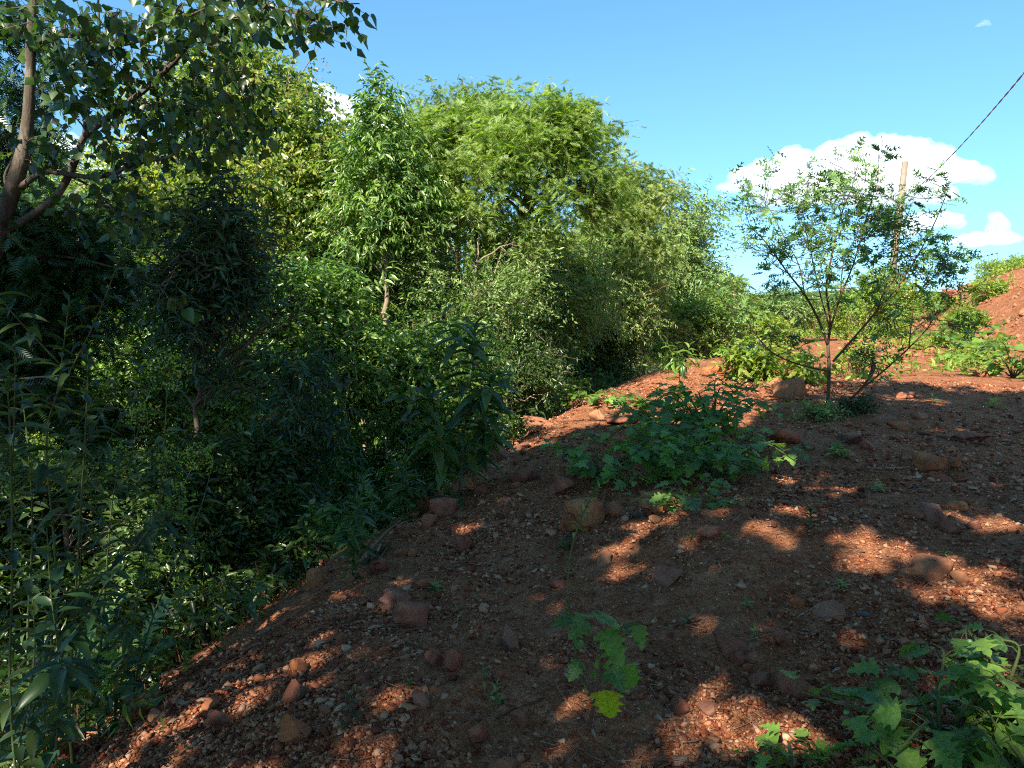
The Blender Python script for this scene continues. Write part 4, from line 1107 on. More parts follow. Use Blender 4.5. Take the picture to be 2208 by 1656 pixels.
# ------------------------------------------------------------------ prickly nightshade
def lobed_low():
    return tri_clean(*strip_leaf([0, 0.2, 0.3, 0.46, 0.56, 0.7, 1.0], [0.1, 0.5, 0.26, 0.5, 0.22, 0.36, 0.0], 0.14, 0.3))
LOB = [('lobed%d' % i, lobed_leaf(i)) for i in range(3)]
def ico(n=1):
    import bmesh
    bm = bmesh.new(); bmesh.ops.create_icosphere(bm, subdivisions=n, radius=1.0)
    bm.verts.ensure_lookup_table()
    V = np.array([v.co[:] for v in bm.verts]); F = np.array([[v.index for v in f.verts] for f in bm.faces]); bm.free()
    return V, F
ICO = {k: ico(k) for k in (1, 2, 3, 4, 5)}
_fruit = {}
def nightshade(label, base, n_stems, reach, hgt, leaf, seed, fruits=3, name='nightshade_plant', group=None, az=(0, 6.283), parts=True, mat='nightshade', node=0.38, fruitmat='fruit', yellow=0):
    rng = np.random.default_rng(seed)
    base = np.array(base, float); base[2] = ground_z(base[0], base[1])
    root = empty(name, base, label, 'plant', group)
    O = []; D = []; U = []; L = []
    pet = Bag(); nodes = []
    for s in range(n_stems):
        a = az[0] + (az[1] - az[0]) * (s + rng.random() * 0.7) / n_stems
        rch = reach * rng.uniform(0.45, 1.1); h = hgt * rng.uniform(0.6, 1.1)
        dirv = np.array([math.cos(a), math.sin(a), 0])
        P = smooth_path([base - [0, 0, 0.03], base + dirv * rch * 0.25 + [0, 0, h * 0.55], base + dirv * rch * 0.65 + [0, 0, h * 0.95] + rng.normal(size=3) * 0.04, base + dirv * rch + [0, 0, h * 0.85] + rng.normal(size=3) * 0.05], 7)
        P[1:, 2] = np.maximum(P[1:, 2], height(P[1:, 0], P[1:, 1]) + 0.03)
        b = Bag(); b.tube(P, np.linspace(0.010, 0.003, len(P)) * (leaf / 0.2 + 0.3), 6)
        obj('stem', b.mesh('stem', M['stem_green'], True, base), root)
        seg = np.linalg.norm(np.diff(P, axis=0), axis=1); cum = np.r_[0, np.cumsum(seg)]
        m = max(4, int(cum[-1] / (leaf * node)))
        for i in range(m):
            t = cum[-1] * (0.22 + 0.78 * (i + rng.random() * 0.5) / m); t = min(t, cum[-1] * 0.999)
            j = np.searchsorted(cum, t) - 1; p = P[j] + (P[j + 1] - P[j]) * ((t - cum[j]) / seg[j])
            sgn = 1 if i % 2 else -1
            sd = np.array([-dirv[1], dirv[0], 0]) * sgn
            d = unit(sd * rng.uniform(0.5, 1.2) + dirv * rng.uniform(-0.1, 0.9) + [0, 0, rng.uniform(-0.1, 0.5)])
            q = p + d * leaf * rng.uniform(0.35, 0.6); q[2] = max(q[2], ground_z(q[0], q[1]) + 0.03)
            pet.tube([p, (p + q) / 2 + [0, 0, 0.01], q], [0.0028, 0.0024, 0.0018], 4, False)
            ld = d + [0, 0, rng.uniform(-0.55, 0.05)]
            small = 1 - 0.5 * (t / cum[-1]) ** 3
            O.append(q); D.append(ld); U.append(np.array([0, 0, 1.0]) + rng.normal(size=3) * 0.3); L.append(leaf * small * rng.uniform(0.7, 1.2))
            nodes.append(p)
    tag(obj('petioles', pet.mesh('petioles', M['stem_green'], False, base), root), kind='stuff')
    leaf_objects(root, base, LOB, 0.95, mat, O, D, U, L, 300 if parts else 0, low=lobed_low())
    for k in range(fruits):
        p = nodes[rng.integers(len(nodes))] - [rng.normal() * 0.01, rng.normal() * 0.01, 0.03]
        if fruitmat not in _fruit: _fruit[fruitmat] = make_mesh('fruit', ICO[2][0], [ICO[2][1]], M[fruitmat], smooth=True)
        o = obj('fruit', _fruit[fruitmat], root, p - base); r = leaf * 0.075; o.scale = (r, r, r * 0.95)
    return root
NB = 'clump of prickly nightshade plants in the middle of the track'
nightshade('nightshade plant at the left end of the big clump, above the tilted red rock', gp(1290, 1035), 9, 0.66, 0.34, 0.165, 1, 4, group=NB, fruitmat='fruit_yellow')
nightshade('nightshade plant in the middle of the big clump, over the dark ochre boulder', gp(1440, 1040), 10, 0.8, 0.46, 0.17, 2, 6, group=NB, fruitmat='fruit_yellow')
nightshade('nightshade plant at the right front of the big clump', gp(1545, 1035), 10, 0.8, 0.46, 0.17, 3, 5, group=NB, fruitmat='fruit_yellow')
nightshade('nightshade plant at the back right of the big clump, its top leaves highest', gp(1525, 960), 11, 0.90, 0.68, 0.19, 4, 3, group=NB)
nightshade('nightshade plant at the back left of the big clump, before the drooping sapling', gp(1440, 975), 9, 0.8, 0.5, 0.18, 5, 3, group=NB)
nightshade('low sprawling nightshade in front of the big clump', gp(1480, 1085), 6, 0.45, 0.12, 0.12, 6, 0, group=NB)
NR = 'nightshade plants in the bottom right corner'
nightshade('large nightshade with green striped fruits in the bottom right corner', gp(2030, 1630), 7, 0.42, 0.30, 0.15, 7, 7, group=NR)
nightshade('nightshade standing at the right edge, behind the large one in the corner', gp(2185, 1580), 5, 0.28, 0.36, 0.14, 8, 5, group=NR)
nightshade('nightshade leaves rising from the bottom edge right of centre', gp(2000, 1765), 4, 0.26, 0.12, 0.13, 9, 1, group=NR)
nightshade('nightshade leaves filling the very corner at bottom right', gp(2230, 1720), 4, 0.32, 0.24, 0.15, 10, 3, group=NR)
nightshade('small nightshade just entering the bottom edge', gp(1700, 1700), 4, 0.14, 0.08, 0.10, 13, 0, group=NR)
nightshade('nightshade spreading on the lit brow left of the drooping sapling', gp(1310, 870), 6, 0.6, 0.16, 0.17, 11, 0, parts=False)
NH = 'sunlit nightshade at the foot of the red bank'
nightshade('sunlit nightshade clump at the foot of the red bank, nearest the right edge', gp(2185, 815), 9, 1.5, 0.8, 0.34, 12, 4, group=NH)
nightshade('sunlit nightshade clump at the foot of the red bank, left of the nearest one', gp(2110, 775), 9, 1.7, 0.8, 0.34, 14, 4, group=NH)
nightshade('sunlit nightshade farthest along the foot of the red bank', gp(2060, 750), 8, 1.8, 0.7, 0.36, 15, 0, group=NH, parts=False)

# the single nightshade in the foreground, one leaf coloured yellow as if the sun shone through
def front_plant():
    rng = np.random.default_rng(9)
    base = gp(1268, 1575); Y = base[1]
    root = empty('nightshade_plant', base, 'single nightshade in the foreground with one large yellow backlit leaf', 'plant')
    A = lambda x, y, dy=0: at(x, y, Y + dy)
    stems = [([(1268, 1580), (1280, 1520), (1290, 1465), (1300, 1400), (1305, 1370), (1285, 1345), (1255, 1335)], 0.008), ([(1300, 1395), (1330, 1360), (1365, 1345), (1385, 1350)], 0.005), ([(1290, 1465), (1320, 1440), (1345, 1435)], 0.005), ([(1283, 1500), (1300, 1455), (1312, 1490)], 0.005)]
    for L_, r in stems:
        P = smooth_path([A(x, y) for x, y in L_], 5); P[0, 2] = min(P[0, 2], 1e9)
        b = Bag(); b.tube(P, np.linspace(r, r * 0.5, len(P)), 6)
        obj('stem', b.mesh('stem', M['stem_red' if r > 0.007 else 'stem_green'], True, base), root)
    # leaf: origin pixel, tip pixel, depth change at the tip, how much it faces us
    lv = [((1240, 1338), (1192, 1338), -0.05, 0.3), ((1262, 1335), (1235, 1372), -0.1, 0.6), ((1275, 1332), (1252, 1312), 0.08, 0.2), ((1290, 1340), (1330, 1318), 0.08, 0.2), ((1300, 1360), (1350, 1425), -0.12, 0.6), ((1310, 1375), (1340, 1450), -0.06, 0.8),
          ((1345, 1352), (1395, 1365), 0.0, 0.4), ((1372, 1348), (1388, 1395), -0.08, 0.6), ((1318, 1350), (1355, 1338), 0.1, 0.3), ((1320, 1435), (1345, 1498), -0.06, 0.9), ((1340, 1436), (1378, 1500), 0.02, 0.8), ((1300, 1450), (1325, 1470), -0.05, 0.6), ((1285, 1440), (1300, 1418), 0.03, 0.5),
          ((1250, 1425), (1228, 1470), -0.05, 0.7), ((1242, 1395), (1262, 1375), 0.05, 0.4), ((1285, 1462), (1272, 1440), 0.02, 0.5), ((1305, 1442), (1312, 1424), 0.02, 0.5)]
    O = np.array([A(*a) for a, b, c, f in lv]); E = np.array([A(b[0], b[1], c) for a, b, c, f in lv])
    D = E - O; L = np.linalg.norm(D, axis=1) * 0.95
    U = np.array([np.array([0.1, -f, 1 - f]) + rng.normal(size=3) * 0.12 for a, b, c, f in lv])
    leaf_objects(root, base, LOB, 0.95, 'nightshade', O, D, U, L, 300)
    o, e = A(1306, 1488, -0.02), A(1316, 1560, -0.03)
    me = unit_leaf('lobedy', lobed_leaf(1), 1.15, 'nightshade_backlit')
    d = e - o; ln = np.linalg.norm(d) * 1.0; d = unit(d); s = unit(np.cross(np.array([-0.25, -1.0, 0.15]), d)); nn = np.cross(d, s)
    q = bpy.data.objects.new('leaf', me); oo = o - base
    q.matrix_local = Matrix(((d[0] * ln, s[0] * ln, nn[0] * ln, oo[0]), (d[1] * ln, s[1] * ln, nn[1] * ln, oo[1]), (d[2] * ln, s[2] * ln, nn[2] * ln, oo[2]), (0, 0, 0, 1)))
    link(q, root); q['label'] = 'large leaf hanging lowest, coloured yellow as if backlit'
front_plant()

# ------------------------------------------------------------------ low bushes along the brow and the far track
def bush(label, px, py, wpx, hpx, mat, T, leaf_px, n, seed, name='low_bush', group=None, hang=0.3, flat=0.5, per=7, width=0.42, cat='bush'):
    rng = np.random.default_rng(seed)
    b = gp(px, py); Y = b[1]; w = px_at(Y, wpx) / 2; h = px_at(Y, hpx); leaf = px_at(Y, leaf_px)
    root = empty(name, b, label, cat, group)
    cr = Bag(); wd = Bag()
    P, D = blob_points([(b[0], b[1], b[2] + h * 0.55, w, w * 0.8, h * 0.5)], n, rng, 0.5, 0.35, 2.5)
    P[:, 2] = np.maximum(P[:, 2], height(P[:, 0], P[:, 1], False) + 0.03)
    twig_leaves(cr, wd, P, D, rng, T, per, leaf * 3, leaf, width, 0.2, hang, 0.5, flat, 0.8, max(0.002, px_at(Y, 0.7)))
    for p in P[rng.choice(len(P), min(len(P), 14), replace=False)]:
        limb(wd, b - [0, 0, 0.03], p, px_at(Y, 2.2), px_at(Y, 0.9), rng, 0.05, 5, 4)
    obj('stems', wd.mesh('stems', M['stem_red'], False, b), root)
    obj('leaves', cr.mesh('leaves', M[mat], False, b), root)
BB = 'low bushes along the brow of the bank'
bush('vivid green bush at the dark hollow, right of the dry weeds', 1350, 800, 130, 75, 'fresh', FEATHER, 26, 130, 1, group=BB, per=5)
bush('dark leafy bush on the brow below the round-crowned tree', 1430, 765, 120, 60, 'fresh', KITE, 16, 200, 2, group=BB)
bush('yellow-green sunlit bush on the brow, flecked with yellow leaves', 1545, 765, 120, 50, 'broad', KITE, 16, 260, 3, group=BB)
bush('tangled sunlit bush behind the orange slab', 1630, 752, 120, 55, 'sunny', KITE, 15, 260, 4, group=BB)
bush('bright low bush with a dark shaded front, left of the orange boulders', 1610, 820, 115, 55, 'sunny', KITE, 17, 260, 5, group=BB, flat=0.7)
bush('yellow herb clump on the brow between the dry weeds and the lit soil', 1275, 835, 60, 50, 'sunny', KITE, 10, 90, 6, group=BB)
bush('pale green creeping clump beside the forked branch', 1215, 880, 70, 40, 'sunny', KITE, 16, 70, 7, group=BB, flat=0.8)
bush('bright ferny clump hanging over the bank left of the forked branch', 1130, 915, 90, 60, 'fresh', FEATHER, 24, 90, 8, group=BB, per=5)
bush('low green clump under the large-leaved saplings, on the bank edge', 1075, 960, 80, 50, 'fresh', KITE, 14, 120, 9, group=BB)
bush('green clump at the foot of the young tree, left side', 1735, 826, 75, 50, 'sunny', LANCE, 20, 45, 10, hang=0.6)
bush('leafy clump behind the foot of the young tree, right side', 1850, 815, 80, 60, 'sunny', KITE, 17, 50, 11, hang=0.5)
bush('small grey-green clump at the base of the young tree trunk', 1765, 905, 70, 28, 'grey', KITE, 10, 90, 12)
bush('small dark clump right of the young tree trunk', 1850, 895, 60, 30, 'weed', KITE, 11, 70, 13)
bush('bright leafy clump behind the nightshade in the middle of the far track', 1770, 722, 110, 35, 'sunny', KITE, 11, 120, 14)
bush('bright green bush at the far end of the track, left of the red bank', 1925, 700, 150, 70, 'sunny', KITE, 14, 260, 15)
bush('dry brown weeds with seed heads on the brow of the bank', 1265, 830, 70, 75, 'dry', KITE, 8, 60, 16, name='dry_weeds', cat='weeds', hang=0.0, flat=0.1)
for i, (px, py, w, h, lab) in enumerate([(860, 1130, 110, 60, 'leafy clump on the bank below the ochre slabs'), (740, 1205, 120, 60, 'bright leafy clump on the bank beside the end of the dry stalks'), (640, 1275, 120, 60, 'dark clump hanging over the bank where the lit stone lies'),
                                         (520, 1330, 110, 60, 'clump of narrow leaves at the brow above the dark stones'), (400, 1400, 110, 60, 'clump at the brow beside the lying log'), (260, 1500, 120, 60, 'dark ferny clump at the brow in the lower left'), (120, 1600, 130, 70, 'dark clump in the bottom left corner at the brow')]):
    bush(lab, px - 45, py + 10, w, h, 'fresh' if i in (1, 4) else 'dark', LANCE, 26, 70, 30 + i, group='leafy clumps hanging over the brow of the bank')
# ------------------------------------------------------------------ rocks
def rock_mesh(seed, level=3, cuts=9, ax=(1, 0.8, 0.6), rough=0.10):
    rng = np.random.default_rng(seed)
    V, F = ICO[level]
    V = V / (np.abs(V).max(1) ** 0.55)[:, None]
    V = V * (1 + 0.35 * fbm3(V * 0.9 + seed * 3.7, 2)[:, None])
    for _ in range(cuts + 5):
        n = unit(rng.normal(size=3)); d = rng.uniform(0.34, 0.72)
        k = V @ n - d
        V = V - np.outer(np.clip(k, 0, None) * 0.97, n)
    V = V + unit(V) * (fbm3(V * 3.5 + seed, 4) * rough)[:, None]
    V = V * np.array(ax)
    return V, F

def rock(label, px, py, w, h, kind='red', seed=0, level=3, tilt=0.0, group=None, name='rock', sink=0.25, lean=0.0, cuts=9, cat='rock'):
    """a rock whose picture is w by h pixels, its foot at (px, py)"""
    p = gp(px, py)
    Y = p[1]
    w, h = w * 1.12, h * 0.8
    W_ = px_at(Y, w); elev = math.atan2(CAM[2] - p[2], Y)
    H_ = px_at(Y, h) / max(0.55, (math.cos(elev) * 0.75 + math.sin(elev) * 0.6))
    D_ = W_ * 0.75 + H_ * 0.2
    V, F = rock_mesh(seed + 500, level, cuts)
    lo, hi = V.min(0), V.max(0)
    V = (V - (lo + hi) / 2) / (hi - lo)
    V = V * [W_, D_, H_ * (1 + sink)]
    c, s = math.cos(tilt), math.sin(tilt)
    x, z = V[:, 0].copy(), V[:, 2].copy()
    V[:, 0] = x * c + z * s; V[:, 2] = -x * s + z * c
    me = make_mesh(name, V, [F], M['rock_' + kind])
    q = np.array([p[0], p[1] + D_ * 0.35, 0]); q[2] = ground_z(q[0], q[1]) + H_ * (0.5 - sink * 0.5)
    o = obj(name, me, None, q)
    return tag(o, label, cat, group)

RK = [
    (1165, 928, 72, 26, 'orange', 'flat orange rock with a shadowed underside at the brow of the bank'), (1083, 990, 46, 44, 'red', 'upright reddish rock leaning left at the brow, below the large-leaved saplings'),
    (1112, 965, 24, 22, 'orange', 'small orange rock behind the leaning one at the brow'), (1128, 970, 30, 16, 'grey', 'grey flat rock wedged between the brow rocks'), (1132, 980, 20, 12, 'ochre', 'little ochre rock in front of the brow rocks'),
    (1130, 1040, 66, 28, 'red', 'long dark red rock left of the nightshade clump'), (1113, 1052, 18, 12, 'ochre', 'small ochre stone in front of the long dark red rock'), (1210, 1065, 54, 40, 'red', 'tilted red slab under the left end of the nightshade clump'),
    (1262, 1146, 90, 76, 'ochre', 'big ochre boulder split in two at the foot of the nightshade clump'), (1240, 1150, 60, 44, 'ochre', 'low ochre boulder left of the split one'), (1327, 1115, 56, 34, 'ochre', 'rounded ochre rock right of the split boulder'),
    (1420, 1106, 72, 54, 'ochre', 'dark ochre boulder with a black top under the nightshade clump'), (1535, 1165, 40, 28, 'red', 'reddish half-buried stone on the middle track'), (1000, 1192, 42, 38, 'red', 'lone dark rock in the middle of the shaded track'),
    (972, 1198, 22, 18, 'ochre', 'small ochre stone beside the lone dark rock'), (955, 1112, 56, 36, 'red', 'dark red rock beside the dry stalks'), (915, 1110, 40, 44, 'ochre', 'pale ochre slab standing behind the dry stalks'), (890, 1120, 32, 26, 'orange', 'orange lit slab at the upper end of the dry stalks'),
    (926, 1136, 32, 24, 'red', 'brown stone below the dark red rock'), (1040, 1066, 36, 26, 'red', 'dark rock at the brow right of the saplings'), (1015, 1058, 28, 30, 'ochre', 'ochre rock in the shade under the saplings'),
    (818, 1236, 36, 32, 'red', 'brown cubic rock at the lower end of the dry stalks'), (760, 1252, 28, 22, 'orange', 'bright lit stone on the brow, left of the brown cubic rock'), (782, 1246, 20, 18, 'orange', 'small reddish stone between the bright lit stone and the cubic one'),
    (865, 1198, 32, 14, 'ochre', 'thin flat ochre stone on the shaded slope'), (888, 1198, 20, 16, 'ochre', 'round ochre pebble beside the thin flat stone'), (922, 1268, 50, 22, 'ochre', 'low brown rock above the pale brown one'),
    (850, 1312, 64, 44, 'grey', 'pale brown flat-topped rock, left of a pair'), (880, 1358, 76, 58, 'red', 'dark red angular rock in front of the pale flat-topped one'), (1098, 1400, 42, 60, 'grey', 'dull purple slab lying on end in the middle foreground'),
    (1200, 1270, 36, 20, 'red', 'small flat red stone left of the tall thin stem'), (1440, 1262, 54, 46, 'grey', 'round brown rock with a hollow, right of the lit patch'), (1303, 1222, 34, 28, 'orange', 'orange stone in the lit patch below the boulders'),
    (934, 1436, 40, 44, 'red', 'left stone of a dark pair in the lower middle'), (973, 1446, 44, 46, 'red', 'right stone of a dark pair in the lower middle'), (905, 1528, 34, 48, 'grey', 'pale pinkish stone standing on end, lower middle'),
    (1030, 1612, 42, 50, 'red', 'pointed angular brown stone in the foreground'), (1120, 1566, 36, 30, 'red', 'reddish stone right of the small seedlings'), (1082, 1668, 72, 34, 'orange', 'bright orange stone cut by the bottom edge'),
    (632, 1608, 70, 66, 'ochre', 'big leaning ochre-brown rock, lower left'), (470, 1580, 64, 50, 'red', 'dark rounded rock in the lower left'), (452, 1534, 40, 28, 'ochre', 'lit ochre stone behind the dark rounded rock'),
    (294, 1556, 80, 76, 'ochre', 'large brown wedge-shaped rock at the brow, lower left'), (335, 1556, 44, 20, 'orange', 'thin lit slab right of the wedge-shaped rock'), (628, 1518, 52, 56, 'red', 'tall dark rock in the lit streak, lower left'),
    (640, 1450, 40, 34, 'ochre', 'ochre stone at the top of the lit streak'), (736, 1396, 28, 34, 'ochre', 'small brown stone at the end of the red root'), (560, 1470, 30, 20, 'ochre', 'lit clod in the lit streak'), (700, 1542, 28, 20, 'orange', 'pinkish stone right of the big leaning rock'),
    (1466, 1542, 48, 36, 'red', 'dark round stone right of the single nightshade'), (1532, 1545, 48, 22, 'grey', 'flat purple stone right of the dark round one'), (1577, 1418, 74, 44, 'red', 'dark curved stone shaped like a loaf, right foreground'),
    (1592, 1436, 32, 30, 'red', 'angular stone leaning against the loaf-shaped one'), (1645, 1484, 46, 38, 'red', 'pointed red stone in front of the loaf-shaped one'), (1612, 1446, 22, 14, 'ochre', 'small ochre stone between the pointed and the loaf-shaped ones'),
    (1730, 1506, 78, 52, 'red', 'large dark brown block left of the corner nightshade'), (1688, 1398, 36, 40, 'red', 'dark stone standing in the gravel above the large block'), (1670, 1392, 20, 18, 'ochre', 'ochre chip leaning on the standing dark stone'),
    (1790, 1336, 66, 34, 'grey', 'flat reddish-grey slab on the gravel'), (1725, 1310, 30, 20, 'ochre', 'ochre stone left of the flat grey slab'), (1812, 1342, 26, 14, 'ochre', 'small ochre stone touching the flat grey slab'), (2012, 1246, 104, 40, 'orange', 'large flat sunlit rock at the right'),
    (2074, 1256, 30, 24, 'orange', 'pale orange stone at the right end of the large sunlit rock'), (1970, 1290, 34, 20, 'orange', 'lit orange stone below the large sunlit rock'), (2020, 1124, 58, 38, 'grey', 'rounded brown boulder on the right of the track'),
    (1988, 1120, 46, 26, 'red', 'dark low rock left of the rounded brown boulder'), (2052, 1150, 40, 24, 'red', 'dark stone below the rounded brown boulder'), (2066, 1100, 40, 18, 'ochre', 'ochre stone above right of the rounded brown boulder'), (2085, 1090, 28, 14, 'ochre', 'smaller ochre stone at the far side of the rounded boulder'),
    (2105, 1142, 30, 18, 'red', 'red flat stone on the lit edge at the right'), (2016, 1020, 58, 44, 'ochre', 'light ochre wedge rock on the right of the track'), (2062, 1012, 30, 24, 'ochre', 'pale ochre stone right of the wedge rock'), (2032, 1040, 40, 20, 'red', 'reddish stone in front of the wedge rock'),
    (2106, 954, 66, 26, 'red', 'long red slab beside the lying branch'), (1945, 928, 42, 20, 'ochre', 'ochre stone at the end of the lying branch'), (1830, 920, 20, 12, 'orange', 'small orange stone near the young tree'), (1842, 958, 44, 24, 'grey', 'brownish rock in front of the young tree'),
    (1876, 970, 32, 20, 'red', 'dark stone right of the brownish rock'), (1743, 972, 26, 18, 'red', 'reddish stone left of the low green seedling'), (1700, 954, 68, 28, 'ochre', 'flat overhanging rock right of the nightshade clump'), (1675, 840, 30, 28, 'orange', 'left one of two orange boulders behind the nightshade clump'),
    (1708, 856, 66, 40, 'orange', 'larger right one of two orange boulders behind the nightshade clump'), (1836, 884, 46, 26, 'grey', 'rounded boulder behind the foot of the young tree'), (1546, 806, 52, 14, 'ochre', 'yellowish slab lying on the sunlit track'), (1502, 786, 40, 12, 'grey', 'pale rubble slab at the far edge of the sunlit track'),
    (1252, 860, 30, 18, 'red', 'dark stone on top of the brow near the dry weeds'), (1236, 872, 24, 18, 'orange', 'orange stone under the dark one near the dry weeds'), (1292, 904, 40, 22, 'orange', 'angular lit stone on the brow'), (1390, 898, 26, 16, 'orange', 'small lit stone left of the drooping sapling'),
    (1345, 916, 64, 16, 'red', 'long flat stone lying below the lit brow'), (1505, 912, 24, 16, 'red', 'red stone in a gap of the nightshade clump'), (1655, 935, 20, 16, 'orange', 'orange chip between the clump and the overhanging rock'), (1415, 1130, 28, 18, 'orange', 'orange clod beside the charred wood'),
    (130, 1640, 50, 60, 'ochre', 'brown rock at the brow in the bottom left corner'), (150, 1560, 30, 26, 'red', 'small red rock on the brow above the corner rock'), (340, 1450, 26, 14, 'orange', 'bright chip at the brow beside the lying log'), (444, 1362, 48, 28, 'red', 'dark rock pair member at the brow left of the red root'),
    (372, 1425, 22, 36, 'ochre', 'narrow stone standing on the brow beside the log end'), (680, 1268, 40, 46, 'ochre', 'brown rock half hidden in leaves on the brow'), (1958, 860, 40, 16, 'red', 'dark low stone in the shadow patch right of the young tree'), (2128, 812, 32, 18, 'red', 'red stone on the sunlit track before the bank nightshade'), (1985, 905, 30, 16, 'red', 'reddish stone right of the rounded boulder'),
]
for i, (px, py, w, h, kd, lab) in enumerate(RK):
    rng = np.random.default_rng(i)
    rock(lab, px, py, w, h, kd, i, 3 if w * h > 700 else 2, rng.uniform(-0.25, 0.25), sink=0.45, cuts=int(rng.integers(6, 12)))
# crest of the red bank
for i, (px, py, w, h, lab) in enumerate([(2075, 603, 22, 16, 'pointed rock on the skyline of the red bank'), (2050, 612, 50, 14, 'long low rock on the skyline of the red bank'), (2098, 603, 26, 10, 'small rock on the skyline right of the pointed one')]):
    Yc = 32
    # walk along the ray to the crest
    best = None
    for Yt in np.linspace(20, 60, 81):
        p = at(px, py, Yt); g_ = ground_z(p[0], p[1])
        if best is None or abs(g_ - p[2]) < best[0]: best = (abs(g_ - p[2]), Yt, p, g_)
    _, Yt, p, g_ = best
    V, F = rock_mesh(900 + i, 3, 8)
    V = (V - V.mean(0)) * [px_at(Yt, w) / 1.6, px_at(Yt, w) / 2, px_at(Yt, h) / 0.9]
    tag(obj('rock', make_mesh('rock', V, [F], M['rock_red']), None, (p[0], p[1], g_ + px_at(Yt, h) * 0.2)), lab, 'rock', 'rocks on the skyline of the red bank')

# countable small stones: a few shapes copied
_st = []
for k in range(8):
    for kd in ('red', 'ochre', 'grey'):
        V, F = rock_mesh(2000 + k, 2, 8); V = (V - V.mean(0)) / 1.1
        _st.append(make_mesh('stone', V * [1, 0.85, 0.7], [F], M['rock_' + kd]))
def in_track(px, py):
    return py > np.interp(px, [0, 120, 560, 800, 1100, 1270, 1500, 2208], [1700, 1660, 1330, 1180, 960, 850, 780, 800])
rng = np.random.default_rng(51)
cnt = 0
while cnt < 200:
    px, py = rng.uniform(60, 2200), 1650 - 830 * rng.random() ** 1.2
    if not in_track(px, py - 12): continue
    p = gp(px, py); s = px_at(p[1], rng.uniform(5.5, 11))
    o = obj('stone', _st[rng.integers(len(_st))], None, (p[0], p[1], p[2] + s * 0.25))
    o.scale = (s * rng.uniform(0.8, 1.3), s, s * rng.uniform(0.6, 1.0)); o.rotation_euler = (rng.uniform(-0.4, 0.4), rng.uniform(-0.4, 0.4), rng.uniform(0, 6.28))
    hue = {'rock_red': 'dark red-brown', 'rock_ochre': 'ochre', 'rock_grey': 'dull purple-brown'}[o.data.materials[0].name_full.replace('red_brown_rock', 'rock_red').replace('ochre_rock', 'rock_ochre').replace('grey_purple_rock', 'rock_grey')]
    zone = 'at the foot of the slope, lower left' if px < 620 and py > 1250 else 'on the shaded slope left of the single nightshade' if px < 1230 and py > 1150 else 'in the foreground gravel right of the single nightshade' if py > 1300 else 'on the middle of the track right of the nightshade clump' if px > 1500 and py > 950 else 'on the sunlit far track' if py < 880 else 'near the brow and the nightshade clump'
    tag(o, f'{hue} loose stone {zone}', 'stone', f'{hue} loose stones {zone}')
    cnt += 1

# ------------------------------------------------------------------ gravel, litter, twigs
OCT = (np.array([(1, 0, 0), (-1, 0, 0), (0, 1, 0), (0, -1, 0), (0, 0, 1), (0, 0, -1)], float), np.array([(0, 2, 4), (2, 1, 4), (1, 3, 4), (3, 0, 4), (2, 0, 5), (1, 2, 5), (3, 1, 5), (0, 3, 5)]))
BOX = (np.array([(-.8, -.7, -.5), (.8, -.7, -.5), (.8, .7, -.5), (-.8, .7, -.5), (-.6, -.6, .5), (.7, -.5, .5), (.55, .6, .5), (-.7, .5, .5)], float), np.array([(0, 1, 5), (0, 5, 4), (1, 2, 6), (1, 6, 5), (2, 3, 7), (2, 7, 6), (3, 0, 4), (3, 4, 7), (4, 5, 6), (4, 6, 7), (3, 2, 1), (3, 1, 0)]))
def polar(n, rng, r0, r1, amax=42):
    r = np.exp(rng.uniform(math.log(r0), math.log(r1), n)); a = np.radians(rng.uniform(-amax, amax, n))
    return r * np.sin(a), r * np.cos(a), r
def gravel():
    rng = np.random.default_rng(3)
    def batch(n, T, r0, r1, smin, smax, name, label):
        x, y, r = polar(n * 2, rng, r0, r1)
        d = poly_dist(x, y, EDGE)
        dens = np.clip(0.62 + 1.7 * fbm2(x * 0.9 + 9, y * 0.9, 3), 0.05, 1)
        k = (d > -0.9) & (rng.random(len(x)) < dens) & (poly_dist(x, y, HILL) < 1.5)
        x, y, r = x[k][:n], y[k][:n], r[k][:n]
        s = np.clip(np.exp(rng.normal(math.log(smin * 1.5), 0.42, len(x))), smin * 0.7, smax) * (0.75 + 0.10 * r)
        z = height(x, y) + s * 0.28
        C = np.stack([x, y, z], 1)
        V, F = T; m = len(V)
        off = V[None] * (1 + rng.uniform(-0.34, 0.34, (len(x), m, 1))) + rng.uniform(-0.28, 0.28, (len(x), m, 3))
        off *= (s[:, None] * rng.uniform(0.6, 1.25, (len(x), 3)))[:, None] * [1, 1, 0.75]
        a = rng.random(len(x)) * 6.283; ca, sa = np.cos(a)[:, None], np.sin(a)[:, None]
        P = np.stack([off[..., 0] * ca - off[..., 1] * sa, off[..., 0] * sa + off[..., 1] * ca, off[..., 2] + 0.3 * off[..., 0]], -1) + C[:, None]
        idx = (np.arange(len(x)) * m)[:, None, None] + F[None]
        me = make_mesh(name, P.reshape(-1, 3), [idx.reshape(-1, 3)], M['gravel'])
        tag(obj(name, me), label, kind='stuff')
    batch(17000, BOX, 1.9, 5.5, 0.0045, 0.02, 'gravel', 'coarse red-brown gravel over the near track')
    batch(6000, BOX, 2.2, 15, 0.008, 0.028, 'clods', 'clods of red earth and small broken stones over the track')
    batch(46000, OCT, 1.9, 17, 0.005, 0.018, 'fine_gravel', 'fine gravel and clods of red earth over the track')
gravel()

